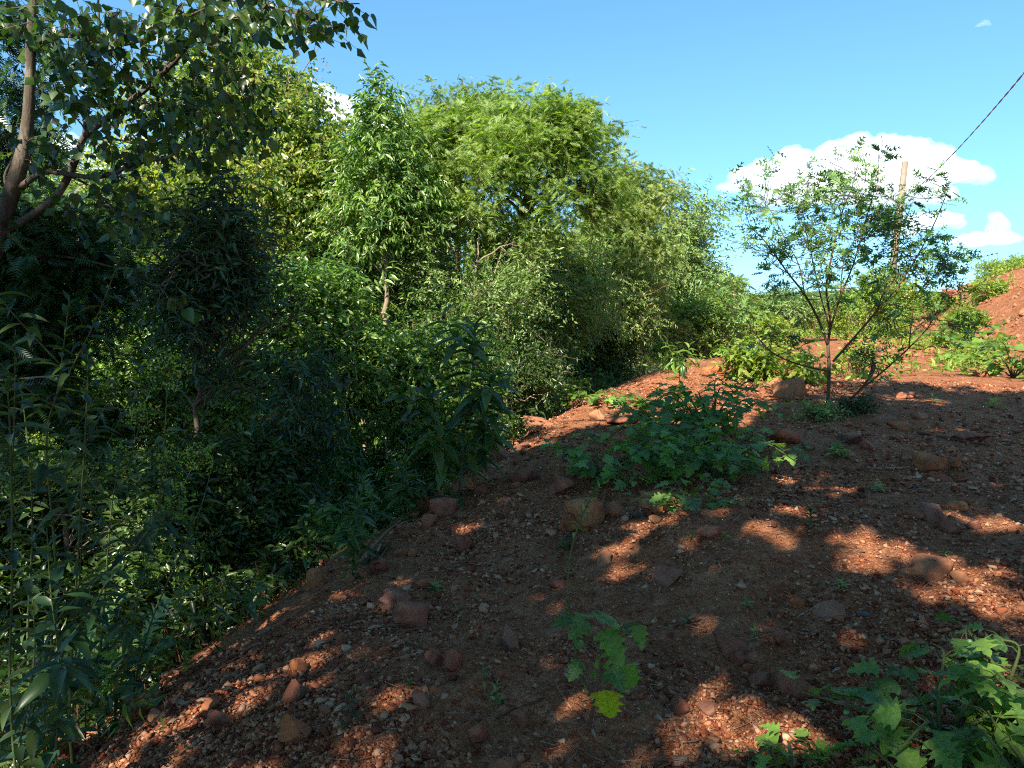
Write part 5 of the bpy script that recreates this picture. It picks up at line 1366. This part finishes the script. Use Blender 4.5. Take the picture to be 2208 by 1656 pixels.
def litter():
    rng = np.random.default_rng(6)
    b = Bag()
    x, y, r = polar(3800, rng, 1.9, 14); d = poly_dist(x, y, EDGE); k = (d > -1.0) & (rng.random(len(x)) < np.clip(0.45 + fbm2(x, y + 30, 2) * 0.9, 0.05, 1)); x, y, r = x[k], y[k], r[k]
    C = np.stack([x, y, height(x, y) + 0.006 + rng.random(len(x)) * 0.008], 1)
    D = rng.normal(size=C.shape) * [1, 1, 0.15]; U = np.array([0, 0, 1.0]) + rng.normal(size=C.shape) * 0.45
    L = rng.uniform(0.018, 0.05, len(x)) * (0.85 + 0.06 * r)
    scatter(b, LANCE, C, D, U, L, L * rng.uniform(0.2, 0.5, len(x)))
    tag(obj('leaf_litter', b.mesh('leaf_litter', M['straw'])), 'dry curled leaf scraps over the track', kind='stuff')
    t = Bag()
    x, y, r = polar(2400, rng, 1.9, 12); d = poly_dist(x, y, EDGE); k = d > -1.2; x, y, r = x[k], y[k], r[k]
    A = np.stack([x, y, height(x, y) + 0.008], 1); a = rng.random(len(x)) * 6.28; l = rng.uniform(0.04, 0.16, len(x))
    E = A + np.stack([np.cos(a) * l, np.sin(a) * l, 0 * a], 1); E[:, 2] = height(E[:, 0], E[:, 1]) + 0.01 + rng.random(len(x)) * 0.015
    thin_sticks(t, A, E, 0.0012 + 0.0006 * rng.random(len(x)) + 0.0002 * r)
    tag(obj('twig_litter', t.mesh('twig_litter', M['straw'])), 'short dry twigs and straws over the track', kind='stuff')
litter()

# ------------------------------------------------------------------ sticks, logs and other single things
def stick(label, pts, r_px, mat='wood_dead', name='stick', cat='stick', lift=0.5, fork=None, taper=0.5, group=None, n=7):
    """pts: (px, py[, metres above the ground])"""
    P = []
    for p in pts:
        q = gp(p[0], p[1])
        if len(p) > 2: q = gp(p[0], p[3] if len(p) > 3 else p[1]); q[2] += p[2]
        P.append(q)
    P = np.array(P); Y = P[:, 1].mean(); r = px_at(Y, r_px) / 2
    P[:, 2] += r * lift
    Q = smooth_path(P, 5)
    rng = np.random.default_rng(len(label))
    Q[1:-1] += rng.normal(size=(len(Q) - 2, 3)) * r * 0.35
    b = Bag(); b.tube(Q, r * np.linspace(1, taper, len(Q)), n)
    org = Q.mean(0); org[2] = Q[:, 2].min()
    root = obj(name, b.mesh(name, M[mat], True, org), None, org)
    if fork:
        F_ = []
        for f in fork:
            e = gp(f[0], f[1]); F_.append(e + [0, 0, f[2] if len(f) > 2 else 0.01])
        b2 = Bag(); b2.tube(smooth_path(F_, 4), np.linspace(r * 0.7, r * 0.3, (len(F_) - 1) * 4 + 1), 6)
        c = obj('fork', b2.mesh('fork', M[mat], True, org), root)
    return tag(root, label, cat, group)
def up_stick(label, pts, Y, r_px, mat='wood_dead', name='stick', cat='stick', taper=0.5):
    P = np.array([at(a, b_, Y) for a, b_ in pts]); P[0, 2] = ground_z(P[0, 0], P[0, 1]) - 0.04
    Q = smooth_path(P, 5); b = Bag(); r = px_at(Y, r_px) / 2
    b.tube(Q, r * np.linspace(1, taper, len(Q)), 7)
    org = P[0]
    return tag(obj(name, b.mesh(name, M[mat], True, org), None, org), label, cat)
g = gp(1130, 912)
fr = up_stick('forked bleached branch sticking up from the brow of the bank', [(1128, 915), (1142, 893), (1152, 884), (1162, 874), (1178, 862), (1192, 846)], g[1] - 0.3, 12, name='forked_branch', cat='branch')
bb = Bag(); c0 = at(1152, 884, g[1]); bb.tube([c0, at(1150, 878, g[1]), at(1146, 874, g[1])], [px_at(g[1], 3), px_at(g[1], 2.5), px_at(g[1], 1)], 6)
obj('fork', bb.mesh('fork', M['wood_dead'], True, fr.location), fr)
stick('long lying branch on the right of the track before the red slab', [(1975, 934), (2010, 942), (2060, 950), (2100, 957), (2132, 962)], 7, 'stem_red', 'lying_branch', 'branch')
stick('light brown stick lying left of the wedge rock', [(1868, 1010), (1900, 1012), (1930, 1011), (1962, 1010)], 7, 'wood_dead')
stick('dark short stick lying under the brown stones at the right', [(1872, 1092), (1905, 1096), (1938, 1096)], 6, 'stem_red')
up_stick('thin dead stalk standing in front of the wedge rock', [(2050, 1038), (2046, 1010), (2047, 985)], gp(2050, 1038)[1], 5, 'stem_red')
up_stick('short dead stalk standing left of the wedge rock', [(1940, 1005), (1943, 985), (1947, 968)], gp(1940, 1005)[1], 5, 'stem_red')
up_stick('bleached bare stalk leaning in the nightshade clump', [(1512, 1036), (1522, 1018), (1532, 1002)], gp(1512, 1040)[1], 7)
stick('bleached stick at the front of the nightshade clump', [(1460, 1100), (1480, 1092), (1500, 1078)], 8)
stick('reddish root lying down the slope at the lower left', [(772, 1325), (745, 1352), (725, 1375), (690, 1398), (665, 1410)], 6, 'stem_red', 'root', 'root')
stick('pale curved twig lying in the left of the foreground', [(700, 1452), (740, 1450), (790, 1440)], 4)
stick('dry twig bundle beside the dark stone pair', [(845, 1395), (875, 1385), (905, 1375)], 5, fork=[(875, 1385), (900, 1392), (930, 1370)])
stick('long thin twig across the foreground toward the single nightshade', [(1070, 1550), (1110, 1530), (1160, 1512), (1215, 1495)], 4, 'stem_red', fork=[(1130, 1520), (1165, 1518), (1200, 1512)])
stick('pale straw leaning in front of the single nightshade', [(1252, 1550), (1225, 1520), (1197, 1486, 0.03)], 4)
stick('forked twig in the lit gravel at the bottom right of centre', [(1455, 1570), (1468, 1600), (1472, 1640)], 7, fork=[(1470, 1605), (1500, 1603), (1528, 1592)])
stick('bent pale twig in the gravel right of the single nightshade', [(1400, 1478), (1412, 1500), (1408, 1516)], 4)
stick('thin white straw left of the round brown rock', [(1570, 1232), (1578, 1245), (1580, 1256)], 4)
stick('bare twig on the gravel right of the clump', [(1642, 1085), (1660, 1100), (1672, 1112)], 4)
stick('short pale stick in front of the clump, right of the bare twig', [(1540, 1010), (1552, 1000), (1560, 996)], 6)
stick('weathered grey log lying across the lower left of the wood', [(205, 1462), (250, 1445), (300, 1436), (350, 1425)], 24, 'bark_grey', 'log', 'log', 0.6, taper=0.7)
stick('short brown log end poking out above the brow at the lower left', [(300, 1385), (330, 1402), (356, 1418)], 20, 'wood_dead', 'log', 'log', 0.6, taper=0.9)
stick('rounded brown root piece in the lit streak beside the ochre stone', [(385, 1520), (420, 1515), (455, 1512)], 13, 'wood_dead', 'root', 'root', 0.5, taper=0.6)
stick('short gnawed wood piece among gravel at the bottom right', [(1705, 1590), (1716, 1594), (1728, 1598)], 14, 'wood_dead', 'wood_piece', 'wood', fork=[(1720, 1594), (1730, 1588), (1736, 1582)])
stick('split rotten wood lying against the large flat sunlit rock', [(1945, 1232), (1975, 1240), (2010, 1243), (2040, 1246)], 15, 'wood_dead', 'rotten_wood', 'wood', 0.7, taper=0.4)
stick('thin pale stick lying on the brow at the far left of the picture, crossing in front of the dark acacia', [(0, 1500), (40, 1490)], 3) if False else None
# thin pale branch across the dark acacia
P = np.array([at(-60, 826, 3.9), at(0, 820, 3.8), at(70, 814, 3.7), at(150, 808, 3.7)])
b = Bag(); b.tube(smooth_path(P, 3), 0.0045, 5)
tag(obj('bare_branch', b.mesh('bare_branch', M['wood_dead'], True)), 'thin pale bare branch reaching in from the left edge across the dark acacia', 'branch')

# pile of dry stalks at the brow
root = empty('dry_stalk_pile', gp(850, 1160), 'pile of long dry green-brown stalks lying along the brow of the bank', 'stalks')
rng = np.random.default_rng(12)
for k in range(16):
    o = rng.uniform(-9, 9)
    a, b_ = gp(758 + rng.uniform(-20, 60) + o * 0.4, 1240 - rng.uniform(0, 40) + o), gp(925 - rng.uniform(0, 60) + o * 0.4, 1082 + rng.uniform(0, 50) + o)
    a[2] += 0.02 + 0.05 * rng.random(); b_[2] += 0.02 + 0.07 * rng.random()
    m = (a + b_) / 2 + rng.normal(size=3) * 0.02
    bb = Bag(); bb.tube(smooth_path([a, m, b_], 4), np.linspace(0.009, 0.005, 9), 5)
    obj('stalk', bb.mesh('stalk', M['stem_green' if k % 3 == 0 else 'straw'], True, root.location), root)

# charred wood, pale scraps
def scrap(label, px, py, w, h, mat, seed, name='charred_wood', cat='wood'):
    p = gp(px, py); V, F = rock_mesh(seed, 3, 12, rough=0.2)
    V = V * [px_at(p[1], w) / 1.8, px_at(p[1], w) / 2.2, px_at(p[1], h) / 1.5]
    tag(obj(name, make_mesh(name, V, [F], M[mat]), None, (p[0], p[1], p[2] + px_at(p[1], h) * 0.2)), label, cat)
scrap('flat charred piece of wood beside the rounded ochre rock', 1372, 1112, 52, 14, 'char', 1)
scrap('whitish ash-grey scrap of wood on the shaded track left of the boulders', 1143, 1106, 34, 12, 'rock_grey', 2, 'ash_lump', 'ash')
scrap('small charred chip with grey ash on the gravel right of the flat slab', 1862, 1325, 40, 16, 'char', 3)
scrap('small black charred chip before the wedge rock', 1975, 1052, 30, 8, 'char', 4)

# ------------------------------------------------------------------ vegetation of the red bank
def bank_green():
    rng = np.random.default_rng(18)
    b = Bag(); w = Bag()
    x = rng.uniform(11, 42, 60000); y = rng.uniform(14, 75, 60000)
    h = poly_dist(x, y, HILL)
    m = (h > -1.8) & (h < 9) & (fbm2(x * 0.45 + 60, y * 0.45, 3) + 0.12 * np.exp(-((h - 0.3) / 1.1) ** 2) > 0.34)
    x, y = x[m][:4600], y[m][:6500]
    P = np.stack([x, y, height(x, y) + rng.uniform(0.02, 0.2, len(x))], 1)
    twig_leaves(b, w, P, rng.normal(size=P.shape), rng, DIAMOND, 8, 0.4, 0.17, 0.3, 0.1, 0.0, 0.9, 0.4, 0.3, 0.006)
    tag(obj('bank_herbs', b.mesh('bank_herbs', M['sunny'])), 'patches of yellow-green herbs and grass over the red bank', kind='stuff')
    # stones and clods of the bank
    V, F = OCT
    x = rng.uniform(12, 40, 9000); y = rng.uniform(14, 60, 9000); h = poly_dist(x, y, HILL); k = (h > -3) & (h < 9)
    x, y = x[k][:4000], y[k][:4000]; s = np.exp(rng.normal(math.log(0.05), 0.5, len(x)))
    C = np.stack([x, y, height(x, y) + s * 0.2], 1)
    Pp = V[None] * (1 + rng.uniform(-0.35, 0.35, (len(x), len(V), 1))) * s[:, None, None] + C[:, None]
    tag(obj('bank_clods', make_mesh('bank_clods', Pp.reshape(-1, 3), [((np.arange(len(x)) * len(V))[:, None, None] + F[None]).reshape(-1, 3)], M['rock_orange'])), 'clods and stones of the red bank and the far track', kind='stuff')
    # scattered herbs on the far track
    b = Bag(); x = rng.uniform(-2, 30, 9000); y = rng.uniform(15, 60, 9000)
    m = (poly_dist(x, y, HILL) < 0) & (poly_dist(x, y, EDGE) > -1.5) & (fbm2(x * 0.5 + 22, y * 0.5 + 9, 3) + np.clip((y - 24) / 60, 0, 0.5) > 0.22)
    x, y = x[m][:2600], y[m][:2600]
    P = np.stack([x, y, height(x, y) + rng.uniform(0.02, 0.25, len(x))], 1)
    twig_leaves(b, None, P, rng.normal(size=P.shape), rng, DIAMOND, 8, 0.35, 0.15, 0.35, 0.1, 0.0, 0.9, 0.4, 0)
    tag(obj('track_herbs', b.mesh('track_herbs', M['sunny'])), 'sparse herbs and creeping plants on the far sunlit track', kind='stuff')
bank_green()
def crest_shrub(label, px, py, w, h, mat, seed):
    best = None
    for Yt in np.linspace(18, 60, 120):
        p = at(px, py, Yt); g_ = ground_z(p[0], p[1])
        if best is None or abs(g_ - p[2]) < best[0]: best = (abs(g_ - p[2]), Yt, p, g_)
    _, Yt, p, g_ = best; rng = np.random.default_rng(seed)
    root = empty('bank_shrub', (p[0], p[1], g_), label, 'shrub', 'shrubs on the red bank')
    W_, H_ = px_at(Yt, w) / 2, px_at(Yt, h)
    P, D = blob_points([(p[0], p[1], g_ + H_ * 0.5, W_, W_, H_ * 0.5)], 170, rng, 0.5, 0.3, 1.5)
    b = Bag(); wd = Bag(); twig_leaves(b, wd, P, D, rng, KITE, 9, 0.45, 0.17, 0.3, 0.1, 0.0, 0.9, 0.4, 1.0, 0.008)
    for q in P[:10]: limb(wd, [p[0], p[1], g_ - 0.1], q, 0.03, 0.01, rng, 0.05, 4, 4)
    obj('leaves', b.mesh('leaves', M[mat], False, root.location), root); obj('stems', wd.mesh('stems', M['stem_red'], False, root.location), root)
crest_shrub('bright green shrub on the skyline of the red bank', 2138, 602, 60, 30, 'sunny', 1)
crest_shrub('green shrub at the top of the red bank against the right edge', 2205, 585, 40, 22, 'sunny', 2)
crest_shrub('yellowish shrub halfway up the red bank', 2135, 645, 60, 24, 'sunny', 3)
crest_shrub('spreading yellow-green shrub low on the red bank, behind the young tree', 2020, 680, 80, 32, 'sunny', 4)
crest_shrub('shrub low on the red bank above the sunlit nightshade', 2085, 710, 80, 32, 'sunny', 5)

# ------------------------------------------------------------------ utility pole and cable
def pole():
    Y = 44.0
    top = at(1952, 348, Y); bot = at(1930, 660, Y); bot[2] = ground_z(bot[0], bot[1]) - 0.3
    bot[0] = top[0] - 0.62
    root = empty('utility_pole', (bot[0], bot[1], bot[2] + 0.3), 'tall leaning concrete utility pole behind the young tree, against the big cloud', 'utility pole')
    b = Bag()
    def box(c0, c1, w0, w1, d0, d1):
        V = []
        for c, w, d in ((c0, w0, d0), (c1, w1, d1)):
            V += [(c[0] - w, c[1] - d, c[2]), (c[0] + w, c[1] - d, c[2]), (c[0] + w, c[1] + d, c[2]), (c[0] - w, c[1] + d, c[2])]
        return np.array(V), np.array([(0, 1, 5, 4), (1, 2, 6, 5), (2, 3, 7, 6), (3, 0, 4, 7), (3, 2, 1, 0), (4, 5, 6, 7)])
    b.add(*box(bot, top, 0.20, 0.135, 0.12, 0.09))
    o = root.location
    obj('shaft', b.mesh('shaft', M['concrete'], False, o), root)
    ax = lambda py: bot + (top - bot) * ((at(1940, py, Y)[2] - bot[2]) / (top[2] - bot[2]))
    b = Bag(); c = ax(432)
    b.add(*box(c + [-0.20, -0.14, -0.45], c + [-0.20, -0.14, 0.45], 0.02, 0.02, 0.03, 0.03))
    obj('rack', b.mesh('rack', M['metal'], False, o), root)
    for k in range(4):
        p = c + [-0.27, -0.14, -0.36 + 0.24 * k]; V, F = ICO[2]
        V = V * [0.05, 0.05, 0.06]
        obj('insulator', make_mesh('insulator', V, [F], M['porcelain'], smooth=True), root, p - np.array(o))
    for k, (py) in enumerate((480, 452)):
        q = ax(py); bb = Bag(); bb.add(*box(q + [0, 0, -0.03], q + [0, 0, 0.03], 0.19, 0.19, 0.15, 0.15))
        obj('band', bb.mesh('band', M['metal'], False, o), root)
    # slack loop of wire down the shaft
    bb = Bag(); bb.tube(smooth_path([ax(436) + [-0.3, -0.16, 0], ax(452) + [-0.55, -0.16, 0], ax(480) + [-0.8, -0.16, 0], ax(520) + [-1.15, -0.1, 0]], 5), 0.025, 5)
    obj('hanging_wire', bb.mesh('hanging_wire', M['cable'], True, o), root)
    # bundled cable coming towards us
    pts = [ax(425) + [0.1, -0.16, 0], at(1998, 388, 38), at(2050, 337, 31), at(2102, 281, 25), at(2152, 224, 20.5), at(2208, 157, 16.5), at(2290, 50, 12.5), at(2420, -130, 9.0)]
    Q = smooth_path(pts, 14)
    root2 = empty('overhead_cable', pts[0], 'twisted reddish overhead cable rising from the pole to the upper right edge', 'cable')
    n = len(Q); ph = np.linspace(0, 90, n * 3); t = np.linspace(0, n - 1, n * 3); Qi = np.stack([np.interp(t, np.arange(n), Q[:, k]) for k in range(3)], 1)
    for s in range(2):
        R = Qi + 0.011 * np.stack([np.cos(ph + s * math.pi), 0 * ph, np.sin(ph + s * math.pi)], 1)
        bb = Bag(); bb.tube(R, 0.011, 5); obj('strand', bb.mesh('strand', M['cable'], True, pts[0]), root2)
    bb = Bag(); p0 = ax(440) + [-0.2, -0.14, 0]
    W_ = smooth_path([p0, at(1915, 424, 50), at(1890, 405, 58), at(1850, 380, 72), at(1790, 350, 95)], 5)
    bb.tube(W_, 0.045, 5)
    tag(obj('service_wire', bb.mesh('service_wire', M['cable'], True)), 'thin wire running from the pole back to the upper left behind the young tree', 'wire')
pole()

# ------------------------------------------------------------------ far hills
def hills():
    n = 120; a = np.radians(np.linspace(-60, 60, n)); R = 1500
    hgt = 14 + 16 * (fbm2(np.degrees(a) * 0.12 + 4, a * 0, 3) + 0.5)
    V = np.vstack([np.stack([R * np.sin(a), R * np.cos(a), 0 * a - 30], 1), np.stack([R * np.sin(a) * 1.03, R * np.cos(a) * 1.03, hgt], 1), np.stack([R * np.sin(a) * 1.2, R * np.cos(a) * 1.2, 0 * a - 30], 1)])
    j = np.arange(n - 1)
    F = np.vstack([np.stack([j, j + 1, n + j + 1, n + j], 1), np.stack([n + j, n + j + 1, 2 * n + j + 1, 2 * n + j], 1)])
    tag(obj('hills', make_mesh('hills', V, [F], M['hill'], smooth=True)), 'distant wooded hills on the horizon', kind='structure')
hills()
# ------------------------------------------------------------------ clouds
def cloud_mat():
    m, t, out = new_mat('cloud')
    v = N(t, 'ShaderNodeVolumeScatter')
    v.inputs['Color'].default_value = (0.975, 0.975, 0.975, 1)
    v.inputs['Density'].default_value = CLOUD_D
    v.inputs['Anisotropy'].default_value = 0.15
    t.links.new(v.outputs[0], out.inputs['Volume'])
    return m
CLOUD_D = 0.011
sc.cycles.volume_bounces = 7
M['cloud'] = cloud_mat()
def cloud(label, puffs, Y, seed, lvl=4, vox=7.0):
    b = Bag(); rng = np.random.default_rng(seed)
    full = []
    for px, py, rx, ry in puffs:
        full.append((px, py, rx, ry, 0))
        for _ in range(int(4 + rx * ry / 200)):
            a = rng.uniform(-0.15, math.pi + 0.15); q = rng.uniform(0.22, 0.5) * min(rx, ry * 1.3)
            full.append((px + math.cos(a) * rx * 0.9, py - math.sin(a) * ry * 0.9, q, q * 0.85, rng.uniform(-1, 0.3)))
        for _ in range(int(3 + rx / 9)):                # shreds round the rim
            a = rng.uniform(-0.6, math.pi + 0.6); q = rng.uniform(0.05, 0.13) * min(rx, 50)
            full.append((px + math.cos(a) * rx * 1.12, py - math.sin(a) * ry * 1.15, q * 1.5, q * 0.8, rng.uniform(-1, 0.3)))
    for k, (px, py, rx, ry, dy) in enumerate(full):
        V, F = ICO[lvl if rx > 36 else 3 if rx > 9 else 2]
        c = at(px, py, Y + dy * px_at(Y, 40)); a = px_at(Y, rx); e = px_at(Y, ry)
        q = V + seed * 5.1 + k * 2.3
        disp = 0.75 * np.abs(fbm3(q * 1.5, 1)) + 0.42 * np.abs(vnoise3(q * 3.6)) + 0.22 * np.abs(vnoise3(q * 8))
        P = V * (0.78 + disp)[:, None]
        b.add(c + P * [a, a * 0.8, e], None, F)
    o = tag(obj('cloud', b.mesh('cloud', M['cloud'], True)), label, 'cloud', 'white cumulus clouds')
    r = o.modifiers.new('union', 'REMESH'); r.mode = 'VOXEL'; r.voxel_size = vox; r.use_smooth_shade = True
YC = 2600
cloud('largest white cumulus cloud, behind the young tree and the pole',
[(1580, 404, 36, 12), (1620, 385, 44, 24), (1665, 368, 46, 26), (1715, 352, 44, 30), (1650, 412, 50, 14), (1690, 430, 55, 14), (1750, 400, 70, 36), (1812, 345, 44, 36), (1860, 322, 44, 28), (1930, 318, 46, 26), (1975, 335, 40, 30), (1860, 385, 100, 46), (1950, 385, 80, 44), (2020, 345, 36, 30), (2060, 370, 50, 26), (2115, 380, 28, 20), (2128, 372, 16, 12), (1740, 432, 60, 12), (2000, 420, 60, 20), (1890, 430, 70, 16)], YC, 1)
cloud('small cumulus tower low at the right edge of the sky', [(2150, 490, 24, 30), (2100, 518, 42, 15), (2160, 516, 40, 14), (2065, 522, 26, 10)], YC, 2, lvl=4)
cloud('thin ragged cloud under the right end of the large cumulus', [(1985, 478, 45, 20), (2030, 472, 40, 16), (2065, 482, 20, 12), (1960, 500, 30, 10)], YC, 3, lvl=4)
cloud('cumulus peeping out behind the treetops left of the spire tree', [(690, 225, 40, 34), (740, 245, 45, 30), (790, 258, 50, 24), (650, 250, 40, 30), (850, 268, 40, 12)], YC, 4, lvl=4)
cloud('cloud fragment seen through the branches at the upper left', [(230, 350, 40, 22), (200, 365, 40, 14), (290, 300, 30, 12)], YC, 5, lvl=4)
cloud('cloud showing low at the left between trunk and branches', [(130, 320, 60, 26), (90, 335, 40, 18)], YC, 6, lvl=4)
cloud('tiny wisp of cloud high at the upper right', [(2126, 47, 9, 5), (2114, 54, 10, 4), (2135, 54, 6, 3), (2104, 58, 5, 2.5)], YC, 7, lvl=4)
cloud('tiny low cloud on the horizon right of the wood', [(1590, 615, 22, 9), (1570, 620, 12, 7)], YC, 8, lvl=4)

# ------------------------------------------------------------------ the trees behind us whose shade lies on the track
LIT = [  # (px, py, rx, ry, slope) patches of sun on the track
    (1390, 1138, 115, 24, 0.05), (1320, 1195, 60, 38, 0), (965, 1036, 52, 9, -0.2), (1990, 1232, 210, 34, 0.18), (2140, 1300, 110, 46, 0.2), (1640, 1132, 130, 14, 0.03), (1690, 1185, 90, 26, 0.1), (2130, 1150, 90, 18, 0.15), (1560, 1255, 60, 16, 0),
    (1520, 1460, 70, 56, 0.2), (1720, 1570, 150, 60, 0.1), (1490, 1610, 140, 50, 0), (1270, 1510, 90, 42, -0.2), (1190, 1640, 200, 28, 0), (2160, 1500, 70, 44, 0.2), (1960, 1550, 50, 30, 0), (590, 1445, 170, 17, -0.62), (400, 1562, 120, 14, -0.4), (720, 1388, 30, 14, -0.3),
    (490, 1392, 46, 10, -0.6), (765, 1240, 28, 16, 0), (800, 1436, 50, 12, -0.2), (1740, 1028, 110, 16, 0), (1560, 1010, 30, 10, 0), (255, 1300, 60, 22, 0), (620, 1340, 60, 8, -0.5), (1310, 1540, 60, 60, 0), (1870, 1420, 60, 24, 0.2), (1420, 1360, 30, 10, 0), (1100, 1220, 50, 10, 0), (980, 1120, 30, 8, 0),
]
EDGE_Y = ([0, 1000, 1100, 1200, 1300, 1400, 1500, 1600, 1720, 1900, 2208], [940, 950, 948, 940, 905, 885, 862, 846, 850, 842, 852])
def sunny_spot(P):
    """True where a leaf at P would shade something the photograph shows in the sun"""
    t = (P[:, 2] - 0.05) / -LIGHT[2]
    G = P + LIGHT * t[:, None]
    px, py, dd = proj(G)
    front = (G[:, 1] > 1.5) & (dd > 0.5)
    wob = 14 * fbm2(G[:, 0] * 2, G[:, 1] * 2, 2)
    bad = front & (py < np.interp(px, *EDGE_Y) + wob) & (py > 640)
    for cx, cy, rx, ry, sl in LIT:
        u = (px - cx) / (rx * 1.12); v = (py - cy - sl * (px - cx)) / (ry * 1.12)
        bad |= front & (u * u + v * v < np.clip(0.95 + 1.1 * fbm2(px * 0.018, py * 0.05, 3), 0.2, 2) ** 2)
    # flecks of sun in the near undergrowth
    bad |= (G[:, 1] > 1.0) & (poly_dist(G[:, 0], G[:, 1], EDGE) < -0.4) & (fbm2(G[:, 0] * 1.5 + 4, G[:, 1] * 1.5, 2) > 0.25)
    # foliage of the wood that stands in the sun
    for s in np.linspace(0, 1, 40):
        Q = P + LIGHT * (t * 1.9 * s)[:, None]
        qx, qy, qd = proj(Q)
        low = np.interp(qx, [150, 240, 300, 370, 430, 620, 680, 800, 1000, 1100, 1200], [420, 640, 720, 760, 640, 840, 880, 920, 930, 950, 800])
        dq = (Q[:, 1] > 8.4) & (Q[:, 1] < 26) & (qx > 150) & (qx < 1600) & (qy > 60) & (qy < low) & (Q[:, 2] > FLOOR)
        bad |= dq
        # the crown of the young tree is partly in the sun
        bad |= (np.abs(Q[:, 1] - 11.4) < 1.2) & (qx > 1740) & (qx < 2080) & (qy > 380) & (qy < 760) & (fbm2(G[:, 0] * 1.1, G[:, 1] * 1.1, 2) > -0.28)
        # the bank and the far track
        bad |= (Q[:, 1] > 14.5) & (qx > 1560) & (qx < 2300) & (qy > 520) & (qy < 830)
    return bad
def shade_trees():
    G_ = 'shade trees behind the camera'
    spots = [(-9.5, 3.5, 7.4, 3.2, 'left of the camera'), (-8.0, -1.0, 8.2, 3.6, 'left behind the camera'), (-5.0, -4.5, 8.0, 3.8, 'behind the camera, near the brow'), (-2.0, -8.5, 8.5, 4.0, 'farther behind the camera'), (1.5, -4.5, 8.6, 3.8, 'straight behind the camera'),
             (-4.2, -0.5, 7.6, 3.4, 'closest behind the camera'), (4.5, -7.5, 8.8, 4.0, 'right behind the camera'), (-0.5, -1.5, 8.3, 3.2, 'over the camera'), (-6.2, 3.6, 7.8, 2.6, 'leaning over the brow left of the camera'), (2.6, 0.4, 8.8, 3.0, 'right of the camera, over the track'), (-12.5, 0.0, 7.6, 3.4, 'deep in the wood on the left'), (-2.6, 2.2, 7.6, 2.4, 'at the brow beside the camera'), (6.5, -2.5, 8.6, 3.2, 'behind the camera on the far right'), (0.6, 1.6, 8.0, 2.6, 'almost over the camera')]
    rng = np.random.default_rng(808)
    for i, (x, y, h, r, where) in enumerate(spots):
        x, y = x + 0.8, y + 1.4
        d0 = poly_dist(np.array([x]), np.array([y]), EDGE)[0]
        bx, by = (x, y) if y < 1 else (x - 2.0, y - 3.2)
        if -1.5 < bx < 1.2 and -2.5 < by < 1.5: bx, by = -3.2, -2.2
        gz = ground_z(bx, by)
        root = empty('shade_tree', (bx, by, gz), f'tall leafy tree {where}, outside the picture', 'tree', G_)
        org = root.location
        w = Bag(); w.tube(smooth_path([(bx, by, gz - 0.1), ((bx * 2 + x) / 3, (by * 2 + y) / 3, gz * 0.5 + h * 0.4), (x, y, h)], 6), np.linspace(0.16, 0.05, 13), 8)
        obj('trunk', w.mesh('trunk', M['bark_brown'], True, org), root)
        P, D = blob_points([(x, y, h, r, r, 1.5), (x + 1, y + 0.6, h + 0.9, r * 0.7, r * 0.7, 1.0)], 740, rng, 0.6, 0.2, 0.9)
        br = Bag()
        for q in P[:22]:
            limb(br, (x, y, h - 1.3), q, 0.05, 0.012, rng, 0.05, 5, 5)
        obj('branches', br.mesh('branches', M['bark_brown'], False, org), root)
        b = Bag()
        twig_leaves(b, None, P, D, rng, DIAMOND, 9, 0.8, 0.27, 0.62, 0.2, 0.1, 0.1, 0.85, 0, keep=lambda O: ~sunny_spot(O))
        if b.n: obj('crown', b.mesh('crown', M['dark'], False, org), root)
shade_trees()
